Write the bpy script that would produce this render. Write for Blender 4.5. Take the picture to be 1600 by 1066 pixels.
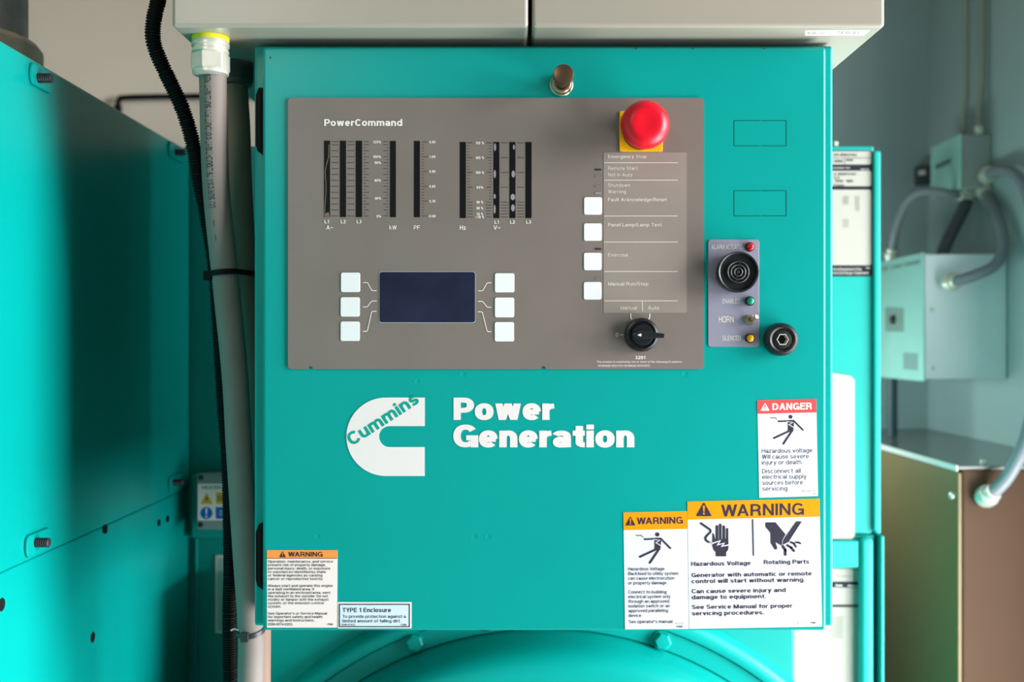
import bpy, bmesh, math, random
from mathutils import Vector, Matrix

random.seed(7)
for o in list(bpy.data.objects):
    bpy.data.objects.remove(o)
scene = bpy.context.scene
C = scene.collection

# ---------------------------------------------------------------- camera, world, daylight, exposure
F = 35.0 / 36.0 * 1600.0        # focal length in pixels of a 1600 px wide frame
D = 0.0006 * F                  # camera to cabinet door: one pixel is 0.6 mm on the door
EYE = 1.4                       # camera height above the floor

cam = bpy.data.cameras.new('camera'); cam_o = bpy.data.objects.new('camera', cam); C.objects.link(cam_o)
cam.lens = 35; cam.sensor_width = 36; cam.clip_start = 0.02
cam_o.location = (0, -D, EYE); cam_o.rotation_euler = (math.pi / 2, 0, 0)
cam.dof.use_dof = True; cam.dof.focus_distance = D + 0.01; cam.dof.aperture_fstop = 4.4
scene.camera = cam_o

world = bpy.data.worlds.new('world'); scene.world = world; world.use_nodes = True
wn = world.node_tree.nodes['Background']
wn.inputs[0].default_value = (0.92, 0.97, 1.0, 1); wn.inputs[1].default_value = 0.6


def area(name, loc, target, sx, sy, power, col=(1, 1, 1)):
    l = bpy.data.lights.new(name, 'AREA'); l.shape = 'RECTANGLE'; l.size = sx; l.size_y = sy; l.energy = power; l.color = col
    o = bpy.data.objects.new(name, l); C.objects.link(o); o.location = loc
    o.rotation_euler = (Vector(target) - Vector(loc)).to_track_quat('-Z', 'Y').to_euler()
    return o


area('doorway_daylight', (1.06, -0.11, EYE + 0.3), (0, -0.11, EYE + 0.3), 1.13, 1.1, 11, (0.96, 0.985, 1.0))
area('doorway_ground_light', (1.06, -0.11, EYE - 0.73), (0, -0.11, EYE - 0.73), 1.13, 0.95, 60, (0.94, 0.98, 1.0))
area('outdoor_daylight', (3.1, -0.95, EYE + 0.45), (0, 0, EYE), 1.3, 1.6, 192, (0.97, 0.985, 1.0))
area('added_rear_fill', (0.44, 1.06, EYE - 0.12), (0.95, 1.02, EYE - 0.10), 0.36, 0.16, 1.9, (0.74, 1.0, 0.96))  # added teal-tinted fill, hidden behind the housing to brighten the back corner
area('added_ceiling_fill', (-0.64, -1.3, EYE + 1.0), (-0.35, -0.4, EYE), 0.25, 1.2, 8.5, (1.0, 0.94, 0.86))  # added fill light out of view, no fixture belongs to it

vs = scene.view_settings
scene.display_settings.display_device = 'sRGB'
vs.view_transform = 'Standard'; vs.look = 'None'; vs.gamma = 1.0; vs.exposure = -0.07; vs.use_curve_mapping = False


# ---------------------------------------------------------------- helpers
def P(px, py, y):
    """the point at depth y behind the door plane that lies at picture position (px, py)"""
    s = (D + y) / F
    return Vector(((px - 800) * s, y, (533 - py) * s + EYE))


def at_height(px, py, z):
    """the point at height z (relative to the eye) seen at (px, py)"""
    d = z * F / (533 - py)
    return Vector(((px - 800) * d / F, d - D, z + EYE))


def plane(y):
    return lambda px, py: P(px, py, y)


def lin(r, g, b):
    f = lambda v: (v / 255 / 12.92) if v <= 10.3 else ((v / 255 + 0.055) / 1.055) ** 2.4
    return (f(r), f(g), f(b), 1)


def material(name, rgb, rough=0.5, metal=0.0, spec=0.5, var=0.0, scale=18.0, bump=0.0, bump_scale=900.0, rgb2=None, coat=0.0):
    m = bpy.data.materials.new(name); m.use_nodes = True
    nt = m.node_tree; b = nt.nodes['Principled BSDF']
    col = lin(*rgb)
    b.inputs['Base Color'].default_value = col
    b.inputs['Roughness'].default_value = rough
    b.inputs['Metallic'].default_value = metal
    b.inputs['Specular IOR Level'].default_value = spec
    if coat:
        b.inputs['Coat Weight'].default_value = coat; b.inputs['Coat Roughness'].default_value = 0.15
    tc = nt.nodes.new('ShaderNodeTexCoord')
    if var or rgb2:
        n = nt.nodes.new('ShaderNodeTexNoise'); n.inputs['Scale'].default_value = scale; n.inputs['Detail'].default_value = 5
        nt.links.new(tc.outputs['Object'], n.inputs['Vector'])
        r = nt.nodes.new('ShaderNodeValToRGB'); r.color_ramp.elements[0].position = 0.35; r.color_ramp.elements[1].position = 0.7
        c2 = lin(*rgb2) if rgb2 else [min(1, v * (1 + var)) for v in col[:3]] + [1]
        c1 = col if rgb2 else [v * (1 - var) for v in col[:3]] + [1]
        r.color_ramp.elements[0].color = c1; r.color_ramp.elements[1].color = c2
        nt.links.new(n.outputs['Fac'], r.inputs['Fac']); nt.links.new(r.outputs['Color'], b.inputs['Base Color'])
    if bump:
        n = nt.nodes.new('ShaderNodeTexNoise'); n.inputs['Scale'].default_value = bump_scale; n.inputs['Detail'].default_value = 2
        nt.links.new(tc.outputs['Object'], n.inputs['Vector'])
        bp = nt.nodes.new('ShaderNodeBump'); bp.inputs['Strength'].default_value = bump; bp.inputs['Distance'].default_value = 0.0006
        nt.links.new(n.outputs['Fac'], bp.inputs['Height']); nt.links.new(bp.outputs['Normal'], b.inputs['Normal'])
    return m


TEAL = material('teal_paint', (0, 148, 141), 0.32, spec=0.3, var=0.03, scale=6, bump=0.06)
BACKTEAL = material('teal_paint_rear', (0, 147, 138), 0.45, spec=0.3, var=0.04, scale=6)
GREYBOX = material('grey_enamel', (165, 156, 143), 0.3, spec=0.5, var=0.02, scale=8)
PANEL = material('grey_brown_overlay', (119, 108, 101), 0.42, spec=0.4, var=0.05, scale=14, bump=0.05, bump_scale=1500)
CARD = material('faded_legend_card', (140, 127, 119), 0.5, spec=0.4, var=0.05, scale=14)
PRINT = material('white_print', (236, 226, 216), 0.6, spec=0.2)
FADED = material('faded_print', (205, 194, 184), 0.6, spec=0.2)
TICK = material('dark_print', (62, 54, 50), 0.6, spec=0.2)
WINDOW = material('smoked_window', (14, 9, 9), 0.12, spec=0.5)
SCREEN = material('display_glass', (22, 24, 46), 0.07, spec=0.5, rgb2=(34, 36, 62), scale=26)
SCREENRIM = material('display_rim', (150, 160, 160), 0.4)
KEY = material('white_key', (228, 226, 226), 0.5, spec=0.3, bump=0.04)
GLINTSLOT = material('pale_reflection_and_slot', (140, 130, 138), 0.7)  # for reflections painted on the bar windows; also colours one status slot
YELLOW = material('yellow_plastic', (240, 172, 0), 0.45, spec=0.3)
RED = material('red_plastic', (226, 0, 32), 0.38, spec=0.45)
BLACK = material('black_plastic', (20, 20, 24), 0.38, spec=0.5)
DARKGREY = material('dark_grey_plastic', (46, 44, 48), 0.4, spec=0.4)
MATTEBLACK = material('matte_black', (10, 10, 12), 0.75, spec=0.2)
ALARM = material('anodised_grey_plate', (136, 132, 150), 0.42, spec=0.5, var=0.03, scale=30)
BRONZE = material('brown_metal', (120, 92, 72), 0.36, metal=0.9)
BRASS = material('pale_brass', (196, 178, 150), 0.3, metal=0.9)
STEEL = material('zinc_steel', (218, 214, 200), 0.36, metal=0.45, var=0.08, scale=40)
LEDRED = material('red_lens', (214, 0, 22), 0.12, spec=0.6)
LEDGREEN = material('green_lens', (0, 150, 112), 0.12, spec=0.6)
LEDAMBER = material('amber_lens', (236, 160, 0), 0.12, spec=0.6)
SHEET = material('white_sticker', (216, 213, 222), 0.4, spec=0.4, var=0.015, scale=9)
SHEETGREY = material('grey_white_sticker', (246, 222, 218), 0.4, spec=0.4)
SHEETBLUE = material('pale_blue_sticker', (212, 222, 234), 0.4, spec=0.4)
ORANGE = material('orange_print', (248, 146, 0), 0.4, spec=0.3)
SALMON = material('light_orange_print', (255, 146, 66), 0.4, spec=0.3)
DANGERRED = material('red_print', (240, 76, 76), 0.4, spec=0.3)
INK = material('dark_ink', (48, 44, 58), 0.5, spec=0.3)
INKGREY = material('grey_ink', (140, 138, 144), 0.5, spec=0.3)
LOGOWHITE = material('white_vinyl', (228, 216, 214), 0.45, spec=0.3)
LOGOTEAL = material('teal_vinyl', (0, 150, 134), 0.4, spec=0.3)
GROOVE = material('dark_groove', (10, 72, 66), 0.7, spec=0.1)
CONDUIT = material('grey_conduit_jacket', (128, 117, 111), 0.6, spec=0.2, var=0.05, scale=25)
CONDUITDARK = material('dark_conduit_jacket', (140, 112, 98), 0.6, spec=0.2, var=0.05, scale=25)
YELLOWRING = material('yellow_seal', (235, 225, 20), 0.4)
LOOM = material('black_loom', (10, 10, 12), 0.65, spec=0.2)
HEATGREY = material('grey_heater_lid', (128, 140, 136), 0.5)
SIGNBLUE = material('blue_print', (0, 88, 176), 0.5)
SIGNYELLOW = material('yellow_print', (226, 168, 10), 0.5)
LABELWHITE = material('white_label', (164, 160, 150), 0.6, spec=0.1)
NAVY = material('navy_band', (24, 28, 40), 0.5, spec=0.15)
LABELINK = material('pale_label_ink', (40, 40, 36), 0.5)
WALLBEIGE = material('beige_wall_paint', (224, 213, 196), 0.7, var=0.04, scale=3)
WALLSLATE = material('slate_wall_paint', (160, 178, 178), 0.6, var=0.05, scale=3)
FLOORM = material('concrete_floor', (128, 124, 118), 0.8, var=0.1, scale=5)
CEILM = material('ceiling_paint', (140, 140, 138), 0.8, var=0.03)
WALLBOX = material('pale_grey_box_paint', (238, 240, 242), 0.45, var=0.02)
WALLBOXDOOR = material('box_door_teal_bounce', (156, 205, 194), 0.4, var=0.03)  # teal bounce light is mixed into the colour of these box fronts
TANPAINT = material('tan_cabinet_paint', (84, 60, 45), 0.65, spec=0.12, var=0.05, scale=4)
OLIVE = material('tan_glossy_door', (128, 104, 66), 0.35, spec=0.4, var=0.05, scale=5)
DARKTOP = material('dark_cabinet_top', (104, 102, 98), 0.2, spec=0.5)
FLEX = material('grey_flexible_conduit', (128, 132, 138), 0.4, spec=0.5, var=0.04)
PIPEGREY = material('grey_exhaust_wrap', (165, 157, 158), 0.75, var=0.25, scale=30)
CHIP = material('chipped_paint', (52, 38, 32), 0.8)
COLLAR = material('beige_collar', (204, 188, 168), 0.8, var=0.15, scale=40)
EDGEGLINT = material('pale_edge_reflection', (226, 218, 212), 0.35)  # for the reflection painted along the tan cabinet's top edge
RIGID = material('painted_rigid_conduit', (150, 152, 138), 0.5)

WORLD = {}


def obj(name, bm, mat, parent=None, smooth=False, label=None, bevel=0.0, seg=2):
    """link bm as ONE mesh object with its origin at its middle; mat may be a list"""
    me = bpy.data.meshes.new(name)
    if bevel: pass
    bm.normal_update()
    cs = [v.co for v in bm.verts]
    mid = Vector([(min(c[i] for c in cs) + max(c[i] for c in cs)) / 2 for i in range(3)])
    for v in bm.verts: v.co -= mid
    bm.to_mesh(me); bm.free()
    for m in (mat if isinstance(mat, list) else [mat]): me.materials.append(m)
    o = bpy.data.objects.new(name, me); C.objects.link(o)
    base = Vector((0, 0, 0))
    if parent is not None:
        o.parent = parent; base = WORLD[parent.name]
    o.location = mid - base; WORLD[o.name] = mid
    if smooth:
        for p in me.polygons: p.use_smooth = True
        if smooth != 'all':
            me.set_sharp_from_angle(angle=math.radians(smooth if smooth is not True else 40))
    if bevel:
        b = o.modifiers.new('bevel', 'BEVEL'); b.width = bevel; b.segments = seg; b.limit_method = 'ANGLE'; b.angle_limit = math.radians(50)
        b.harden_normals = False
    if label: o['label'] = label
    return o


def thing(name, loc, label, cat, group=None):
    o = bpy.data.objects.new(name, None); C.objects.link(o); o.location = loc; o.empty_display_size = 0.05
    WORLD[o.name] = Vector(loc)
    return tag(o, label, cat, group)


def tag(o, label, cat, group=None):
    o['label'] = label; o['category'] = cat
    if group: o['group'] = group
    return o


def structure(name, bm, mat):
    o = obj(name, bm, mat); o['kind'] = 'structure'
    return o


def B():
    return bmesh.new()


def box(bm, x0, x1, y0, y1, z0, z1, mi=0):
    vs = [bm.verts.new((x, y, z)) for z in (z0, z1) for (x, y) in ((x0, y0), (x1, y0), (x1, y1), (x0, y1))]
    for f in ((0, 3, 2, 1), (4, 5, 6, 7), (0, 1, 5, 4), (1, 2, 6, 5), (2, 3, 7, 6), (3, 0, 4, 7)):
        bm.faces.new([vs[i] for i in f]).material_index = mi


def prism(bm, pts, yf, yb, mi=0):
    """outline in picture pixels at depth yf, carried straight back to yb"""
    a = [P(x, y, yf) for x, y in pts]
    fr = [bm.verts.new(p) for p in a]; bk = [bm.verts.new((p.x, yb, p.z)) for p in a]
    n = len(a)
    fs = [bm.faces.new(fr), bm.faces.new(bk[::-1])]
    for i in range(n):
        fs.append(bm.faces.new((fr[i], bk[i], bk[(i + 1) % n], fr[(i + 1) % n])))
    for f in fs: f.material_index = mi
    bmesh.ops.recalc_face_normals(bm, faces=fs)


def rect(x0, y0, x1, y1):
    return [(x0, y0), (x1, y0), (x1, y1), (x0, y1)]


def rrect(x0, y0, x1, y1, r, n=4):
    out = []
    for cx, cy, a in ((x1 - r, y0 + r, -90), (x1 - r, y1 - r, 0), (x0 + r, y1 - r, 90), (x0 + r, y0 + r, 180)):
        for i in range(n + 1):
            t = math.radians(a + 90 * i / n); out.append((cx + r * math.cos(t), cy + r * math.sin(t)))
    return out


def flat(bm, pts, y, mi=0):
    """a printed patch: one face at depth y"""
    f = bm.faces.new([bm.verts.new(P(a, b, y)) for a, b in pts]); f.material_index = mi


def line(bm, pts, w, y, closed=False):
    for q in _strip(pts, closed, w / 2, w / 2): flat(bm, q, y)


def capsule(bm, x0, y0, x1, y1, w, y, w1=None):
    """flat printed bar with round ends"""
    w1 = w if w1 is None else w1
    a = math.atan2(y1 - y0, x1 - x0); pts = []
    for i in range(9): t = a + math.pi / 2 + math.pi * i / 8; pts.append((x0 + w / 2 * math.cos(t), y0 + w / 2 * math.sin(t)))
    for i in range(9): t = a - math.pi / 2 + math.pi * i / 8; pts.append((x1 + w1 / 2 * math.cos(t), y1 + w1 / 2 * math.sin(t)))
    flat(bm, pts, y)


def disc(cx, cy, r, n=28):
    return [(cx + r * math.cos(2 * math.pi * i / n), cy + r * math.sin(2 * math.pi * i / n)) for i in range(n)]


def lathe(bm, c, prof, n=40, mi=0, axis='y', close=True):
    """turn the profile [(radius, position along the axis)] about an axis through c"""
    rings = []
    for r, h in prof:
        ring = []
        if r < 1e-7:
            ring = [bm.verts.new(_ax(c, 0, 0, h, axis))]
        else:
            for i in range(n):
                t = 2 * math.pi * i / n
                ring.append(bm.verts.new(_ax(c, r * math.cos(t), r * math.sin(t), h, axis)))
        rings.append(ring)
    fs = []
    for a, b in zip(rings, rings[1:]):
        for i in range(n):
            q = [a[i % len(a)], a[(i + 1) % len(a)], b[(i + 1) % len(b)], b[i % len(b)]]
            q = list(dict.fromkeys(q))
            if len(q) > 2: fs.append(bm.faces.new(q))
    if close:
        for ring in (rings[0], rings[-1]):
            if len(ring) > 2: fs.append(bm.faces.new(ring))
    for f in fs: f.material_index = mi
    bmesh.ops.recalc_face_normals(bm, faces=fs)


def _ax(c, u, v, h, axis):
    if axis == 'y': return (c[0] + u, h, c[2] + v)
    if axis == 'z': return (c[0] + u, c[1] + v, h)
    return (h, c[1] + u, c[2] + v)


def spline(pts, step=0.006):
    """smooth curve through the points, evenly sampled"""
    pts = [Vector(p) for p in pts]; out = []
    q = [pts[0] * 2 - pts[1]] + pts + [pts[-1] * 2 - pts[-2]]
    for i in range(1, len(q) - 2):
        p0, p1, p2, p3 = q[i - 1], q[i], q[i + 1], q[i + 2]
        n = max(2, int((p2 - p1).length / step))
        for k in range(n):
            t = k / n
            out.append(0.5 * ((2 * p1) + (p2 - p0) * t + (2 * p0 - 5 * p1 + 4 * p2 - p3) * t * t + (3 * p1 - p0 - 3 * p2 + p3) * t ** 3))
    out.append(pts[-1])
    return out


def spline_2d(pts):
    return [(v.x, v.y) for v in spline([(a, b, 0) for a, b in pts], 8)]


def tube(bm, path, r, n=16, mi=0, cap=True):
    """r: number or function of (index, distance)"""
    up = None; rings = []; dist = 0
    for i, p in enumerate(path):
        if i: dist += (p - path[i - 1]).length
        t = (path[min(i + 1, len(path) - 1)] - path[max(i - 1, 0)]).normalized()
        if up is None: up = Vector((0, -1, 0)) if abs(t.y) < 0.8 else Vector((0, 0, 1))
        u = (up - t * up.dot(t)).normalized(); up = u; v = t.cross(u)
        rr = r(i, dist) if callable(r) else r
        rings.append([bm.verts.new(p + (u * math.cos(a) + v * math.sin(a)) * rr) for a in (2 * math.pi * k / n for k in range(n))])
    fs = []
    for a, b in zip(rings, rings[1:]):
        for k in range(n): fs.append(bm.faces.new((a[k], a[(k + 1) % n], b[(k + 1) % n], b[k])))
    if cap: fs += [bm.faces.new(rings[0][::-1]), bm.faces.new(rings[-1])]
    for f in fs: f.material_index = mi
    bmesh.ops.recalc_face_normals(bm, faces=fs)


def zof(py, y): return (533 - py) * (D + y) / F + EYE
def xof(px, y): return (px - 800) * (D + y) / F


# ---------------------------------------------------------------- stroke lettering (grotesque sans, any weight)
def _sg(v, p):
    return math.copysign(abs(v) ** p, v)


def arc(cx, cy, rx, ry, a0, a1, n=None, p=2.25):
    n = n or max(5, int(abs(a1 - a0) / 15))
    out = []
    for i in range(n + 1):
        a = math.radians(a0 + (a1 - a0) * i / n)
        out.append((cx + rx * _sg(math.cos(a), 2 / p), cy + ry * _sg(math.sin(a), 2 / p)))
    return out


XH = 0.735     # x height, cap height is 1


def glyph(c, hx, hy):
    """-> (advance width without side bearing, list of strokes). stroke = ('p', pts, closed) or ('q', four corners)"""
    d = 2 * hx * 1.06
    P = lambda pts, closed=False: ('p', pts, closed)
    Lh = lambda y, x0, x1: ('q', [(x0, y - hy), (x1, y - hy), (x1, y + hy), (x0, y + hy)])
    Lv = lambda x, y0, y1: ('q', [(x - hx, y0), (x + hx, y0), (x + hx, y1), (x - hx, y1)])

    def Dg(x0, y0, x1, y1, k=1.0):
        h = d * k / 2
        return ('q', [(x0 - h, y0), (x0 + h, y0), (x1 + h, y1), (x1 - h, y1)])

    def ring(w, y0, y1, x0=0):
        return P(arc(x0 + w / 2, (y0 + y1) / 2, w / 2 - hx, (y1 - y0) / 2 - hy, 0, 360, 28)[:-1], True)
    l, b, t = hx, hy, 1 - hy
    if c == 'A':
        w = .92; return w, [Dg(d / 2, 0, w / 2, 1), Dg(w - d / 2, 0, w / 2, 1), Lh(.24 + hy, .22 * w, .78 * w)]
    if c == 'B':
        w = .82; r = w - hx; m = .53; xm = .5 * w
        return w, [Lv(l, 0, 1), P([(l, t), (xm, t)] + arc(xm, (t + m) / 2, r - .03 - xm, (t - m) / 2, 90, -90) + [(l, m)]),
                   P([(l, m), (xm, m)] + arc(xm, (b + m) / 2, r - xm, (m - b) / 2, 90, -90) + [(l, b)])]
    if c == 'C':
        w = .88; return w, [P(arc(w / 2, .5, w / 2 - hx, .5 - hy, 38, 322, 24))]
    if c == 'D':
        w = .86; r = w - hx; xm = .42 * w
        return w, [Lv(l, 0, 1), P([(l, t), (xm, t)] + arc(xm, .5, r - xm, .5 - hy, 90, -90, 14) + [(l, b)])]
    if c == 'E':
        w = .74; return w, [Lv(l, 0, 1), Lh(t, l, w), Lh(.53, l, w * .95), Lh(b, l, w)]
    if c == 'F':
        w = .7; return w, [Lv(l, 0, 1), Lh(t, l, w), Lh(.5, l, w * .92)]
    if c == 'G':
        w = .92; r = w - hx
        return w, [P(arc(w / 2, .5, w / 2 - hx, .5 - hy, 36, 318, 24)), Lh(.53 - hy, .52 * w, w), Lv(w - hx * .9, 0, .53)]
    if c == 'H':
        w = .84; return w, [Lv(l, 0, 1), Lv(w - l, 0, 1), Lh(.53, l, w - l)]
    if c == 'I':
        return 2 * hx, [Lv(l, 0, 1)]
    if c == 'J':
        w = .62; r = w - hx; return w, [P([(r, 1), (r, .3)] + arc(w / 2, .3, r - w / 2, .3 - hy, 0, -170))]
    if c == 'K':
        w = .84; return w, [Lv(l, 0, 1), Dg(l + .05, .33, w - d * .6, 1, 1.15), Dg(.3 * w + hx * .4, .55, w - d * .5, 0, 1.1)]
    if c == 'L':
        w = .68; return w, [Lv(l, 0, 1), Lh(b, l, w)]
    if c == 'M':
        w = 1.0; return w, [Lv(l, 0, 1), Lv(w - l, 0, 1), Dg(l, 1, w / 2, 0, .95), Dg(w - l, 1, w / 2, 0, .95)]
    if c == 'N':
        w = .85; return w, [Lv(l, 0, 1), Lv(w - l, 0, 1), Dg(l, 1, w - l, 0, 1.05)]
    if c in 'OQ':
        w = .93; s = [ring(w, -.015, 1.015)]
        if c == 'Q': s.append(Dg(.58 * w, .28, .92 * w, -.05))
        return w, s
    if c in 'PR':
        w = .79 if c == 'P' else .84; r = .79 - hx; m = .43 if c == 'P' else .45; xm = .38
        s = [Lv(l, 0, 1), P([(l, t), (xm, t)] + arc(xm, (t + m) / 2, r - xm, (t - m) / 2, 90, -90, 12) + [(l, m)])]
        if c == 'R': s.append(P([(.4, m)] + arc(.5, m - .2, w - .06 - hx - .5, .2, 90, 0, 6) + [(w - hx, 0)]))
        return w, s
    if c == 'S':
        w = .78; m = .5; cx = w / 2; rx = w / 2 - hx
        return w, [P(arc(cx, (t + m) / 2 + .005, rx * .94, (t - m) / 2, 22, 265, 14) + arc(cx, (b + m) / 2 - .005, rx, (m - b) / 2, 85, -160, 14))]
    if c == 'T':
        w = .76; return w, [Lh(t, 0, w), Lv(w / 2, 0, 1)]
    if c == 'U':
        w = .84; r = w - hx; return w, [P([(l, 1), (l, .36)] + arc(w / 2, .36, r - w / 2, .36 - hy, 180, 360, 14) + [(r, 1)])]
    if c == 'V':
        w = .86; return w, [Dg(d / 2, 1, w / 2, 0), Dg(w - d / 2, 1, w / 2, 0)]
    if c == 'W':
        w = 1.26; return w, [Dg(d / 2, 1, .28 * w, 0), Dg(w / 2, 1, .28 * w, 0), Dg(w / 2, 1, .72 * w, 0), Dg(w - d / 2, 1, .72 * w, 0)]
    if c == 'X':
        w = .86; return w, [Dg(d / 2, 0, w - d / 2, 1), Dg(d / 2, 1, w - d / 2, 0)]
    if c == 'Y':
        w = .86; return w, [Dg(d / 2, 1, w / 2, .4), Dg(w - d / 2, 1, w / 2, .4), Lv(w / 2, 0, .42)]
    if c == 'Z':
        w = .76; return w, [Lh(t, 0.02, w), Lh(b, 0, w), Dg(d * .55, 2 * hy * .6, w - d * .55, 1 - 2 * hy * .6)]
    x = XH; tx = x - hy
    if c == 'a':
        w = .68; r = w - hx * 1.05; cy = .23
        up = arc(w * .47, x * .66, r - w * .47, tx - x * .66, 165, 0, 10)
        return w, [P(up + [(r, .12), (r + .01, 0)]), P(arc(w * .43, cy, w * .43 - hx, cy - hy + .012, 0, 360, 22)[:-1], True)]
    if c in 'bdpq':
        w = .72; st = l if c in 'bp' else w - l
        y0, y1 = (0, 1) if c in 'bd' else (-.28, x)
        return w, [Lv(st, y0, y1), ring(w, -.012, x + .012)]
    if c == 'c':
        w = .66; return w, [P(arc(w / 2, x / 2, w / 2 - hx, x / 2 - hy + .012, 42, 318, 18))]
    if c == 'e':
        w = .70; m = x * .48
        return w, [P(arc(w / 2, x / 2, w / 2 - hx, x / 2 - hy + .012, 0, 318, 22)), Lh(m, l, w - hx * .5)]
    if c == 'f':
        w = .4; xs = .13 + hx; q = max(.17, hx + .05); return w, [P([(xs, 0), (xs, .75)] + arc(xs + q, .75, q, max(t - .75, .04), 180, 85, 6)), Lh(tx, 0, w)]
    if c == 'g':
        w = .71; r = w - hx
        return w, [ring(w, -.012, x + .012), P([(r, x), (r, -.06)] + arc(w / 2, -.06, r - w / 2, .22 - hy, 0, -165, 10))]
    if c in 'hn':
        w = .68; r = w - hx; ry = .3 - hy * .5
        return w, [Lv(l, 0, 1 if c == 'h' else x), P([(l, tx - ry)] + arc(w / 2, tx - ry, r - w / 2, ry + .008, 180, 0, 14) + [(r, 0)])]
    if c == 'i':
        return 2 * hx, [Lv(l, 0, x), Lv(l, 1 - max(2 * hy * .95, .11), 1)]
    if c == 'j':
        w = 2 * hx + .08; r = w - hx
        return w, [P([(r, x), (r, -.1)] + arc(r - .16, -.1, .16, .17 - hy, 0, -80, 6)), Lv(r, 1 - max(2 * hy * .95, .11), 1)]
    if c == 'k':
        w = .66; return w, [Lv(l, 0, 1), Dg(l + .04, .26, w - d * .6, x, 1.1), Dg(.3 * w + hx * .4, .43, w - d * .5, 0, 1.1)]
    if c == 'l':
        return 2 * hx, [Lv(l, 0, 1)]
    if c == 'm':
        w = 1.06; r = w - hx; mid = w / 2; ry = .27 - hy * .5; rx = (mid - l) / 2
        return w, [Lv(l, 0, x), P([(l, tx - ry)] + arc(l + rx, tx - ry, rx, ry + .008, 180, 0, 12) + [(mid, 0)]),
                   P([(mid, tx - ry)] + arc(mid + rx, tx - ry, rx, ry + .008, 180, 0, 12) + [(r, 0)])]
    if c == 'o':
        w = .72; return w, [ring(w, -.012, x + .012)]
    if c == 'r':
        w = .43 + hx * .3; return w, [Lv(l, 0, x), P([(l, x * .5)] + arc(w, x * .5, w - l, tx - x * .5, 180, 92, 8))]
    if c == 's':
        w = .62; m = x / 2; cx = w / 2; rx = w / 2 - hx
        return w, [P(arc(cx, (tx + m) / 2 + .003, rx * .95, (tx - m) / 2 + .006, 20, 265, 12) + arc(cx, (b + m) / 2 - .003, rx, (m - b) / 2 + .006, 85, -160, 12))]
    if c == 't':
        w = .4 + hx * .4; xs = .11 + hx; q = hx + .06; return w, [Lv(xs, .14, .94), P([(xs, .3)] + arc(xs + q, hy + .1, q, .1, 180, 270, 5) + [(w, b)]), Lh(tx, 0, w)]
    if c == 'u':
        w = .68; r = w - hx; ry = .3 - hy * .5
        return w, [Lv(r, 0, x), P([(l, x), (l, hy + ry)] + arc(w / 2, hy + ry, r - w / 2, ry + .008, 180, 360, 14))]
    if c == 'v':
        w = .68; return w, [Dg(d / 2, x, w / 2, 0), Dg(w - d / 2, x, w / 2, 0)]
    if c == 'w':
        w = 1.0; return w, [Dg(d / 2, x, .28 * w, 0, .95), Dg(w / 2, x, .28 * w, 0, .95), Dg(w / 2, x, .72 * w, 0, .95), Dg(w - d / 2, x, .72 * w, 0, .95)]
    if c == 'x':
        w = .66; return w, [Dg(d / 2, 0, w - d / 2, x), Dg(d / 2, x, w - d / 2, 0)]
    if c == 'y':
        w = .68; return w, [Dg(d / 2, x, w / 2 + .01, -.02), Dg(w - d / 2, x, w * .36, -.2), Lh(-.28 + hy, .08, w * .36 + hx * .6), Dg(w * .36, -.2, w * .3, -.28 + hy)]
    if c == 'z':
        w = .62; return w, [Lh(tx, .02, w), Lh(b, 0, w), Dg(d * .55, hy, w - d * .55, x - hy)]
    w = .66; r = w - hx; cx = w / 2
    if c == '0': return w, [ring(w, -.01, 1.01)]
    if c == '1': return w * .72, [Lv(w * .72 - hx - .03, 0, 1), Dg(.06, .73, w * .72 - hx - .03, 1 - hy * .6)]
    if c == '2': return w, [P(arc(cx, .69, cx - hx, .31 - hy, 165, -28, 12) + [(l + .02, b + .03)]), Lh(b, 0.01, w)]
    if c == '3': return w, [P(arc(cx, (t + .53) / 2, cx - hx - .02, (t - .53) / 2, 160, -90, 12)), P(arc(cx, (b + .53) / 2, cx - hx, (.53 - b) / 2, 90, -162, 12))]
    if c == '4': return w, [Lv(w * .72, 0, 1), Lh(.26, 0, w), Dg(d * .45, .26, w * .72 - hx * .3, 1 - hy)]
    if c == '5': return w, [Lh(t, .12, w * .95), Dg(.08 + hx, .42, .13 + hx, 1), P(arc(cx, .33, cx - hx, .33 - hy, 140, -158, 14))]
    if c == '6': return w, [ring(w, -.01, .66), P([(l, .36)] + arc(cx + .02, .5, cx + .02 - hx, .5 - hy, 180, 30, 10))]
    if c == '9': return w, [ring(w, .34, 1.01), P([(r, .64)] + arc(cx - .02, .5, cx + .02 - hx, .5 - hy, 0, -150, 10))]
    if c == '7': return w, [Lh(t, 0, w), Dg(.24, 0, w - d * .55, 1 - hy)]
    if c == '8': return w, [ring(w * .94, .52 - hy, 1.01, .02), ring(w, -.01, .52 + hy)]
    if c == '.': return 2 * hx * 1.1, [Lv(hx * 1.1, 0, max(2 * hy, .13))]
    if c == ',': return 2 * hx * 1.1, [Lv(hx * 1.1, 0, max(2 * hy, .13)), Dg(hx * .4, -.13, hx * 1.3, .02, .6)]
    if c == "'": return 2 * hx, [Lv(hx, .68, 1)]
    if c == '-': return .36, [Lh(.36, 0, .36)]
    if c == '/': return .4, [Dg(d * .4, -.05, .4 - d * .4, 1.05, .8)]
    if c == '(': return .3, [P(arc(.36, .42, .36 - hx, .66, 130, 230, 8, 2))]
    if c == ')': return .3, [P(arc(-.06, .42, .36 - hx, .66, 50, -50, 8, 2))]
    if c == '%': return .98, [ring(.42, .5, 1), ring(.42, 0, .5, .56), Dg(.25, 0, .73, 1, .6)]
    if c == '#': return .74, [Dg(.2, 0, .28, 1, .7), Dg(.46, 0, .54, 1, .7), Lh(.33, 0, .74), Lh(.67, 0, .74)]
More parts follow.
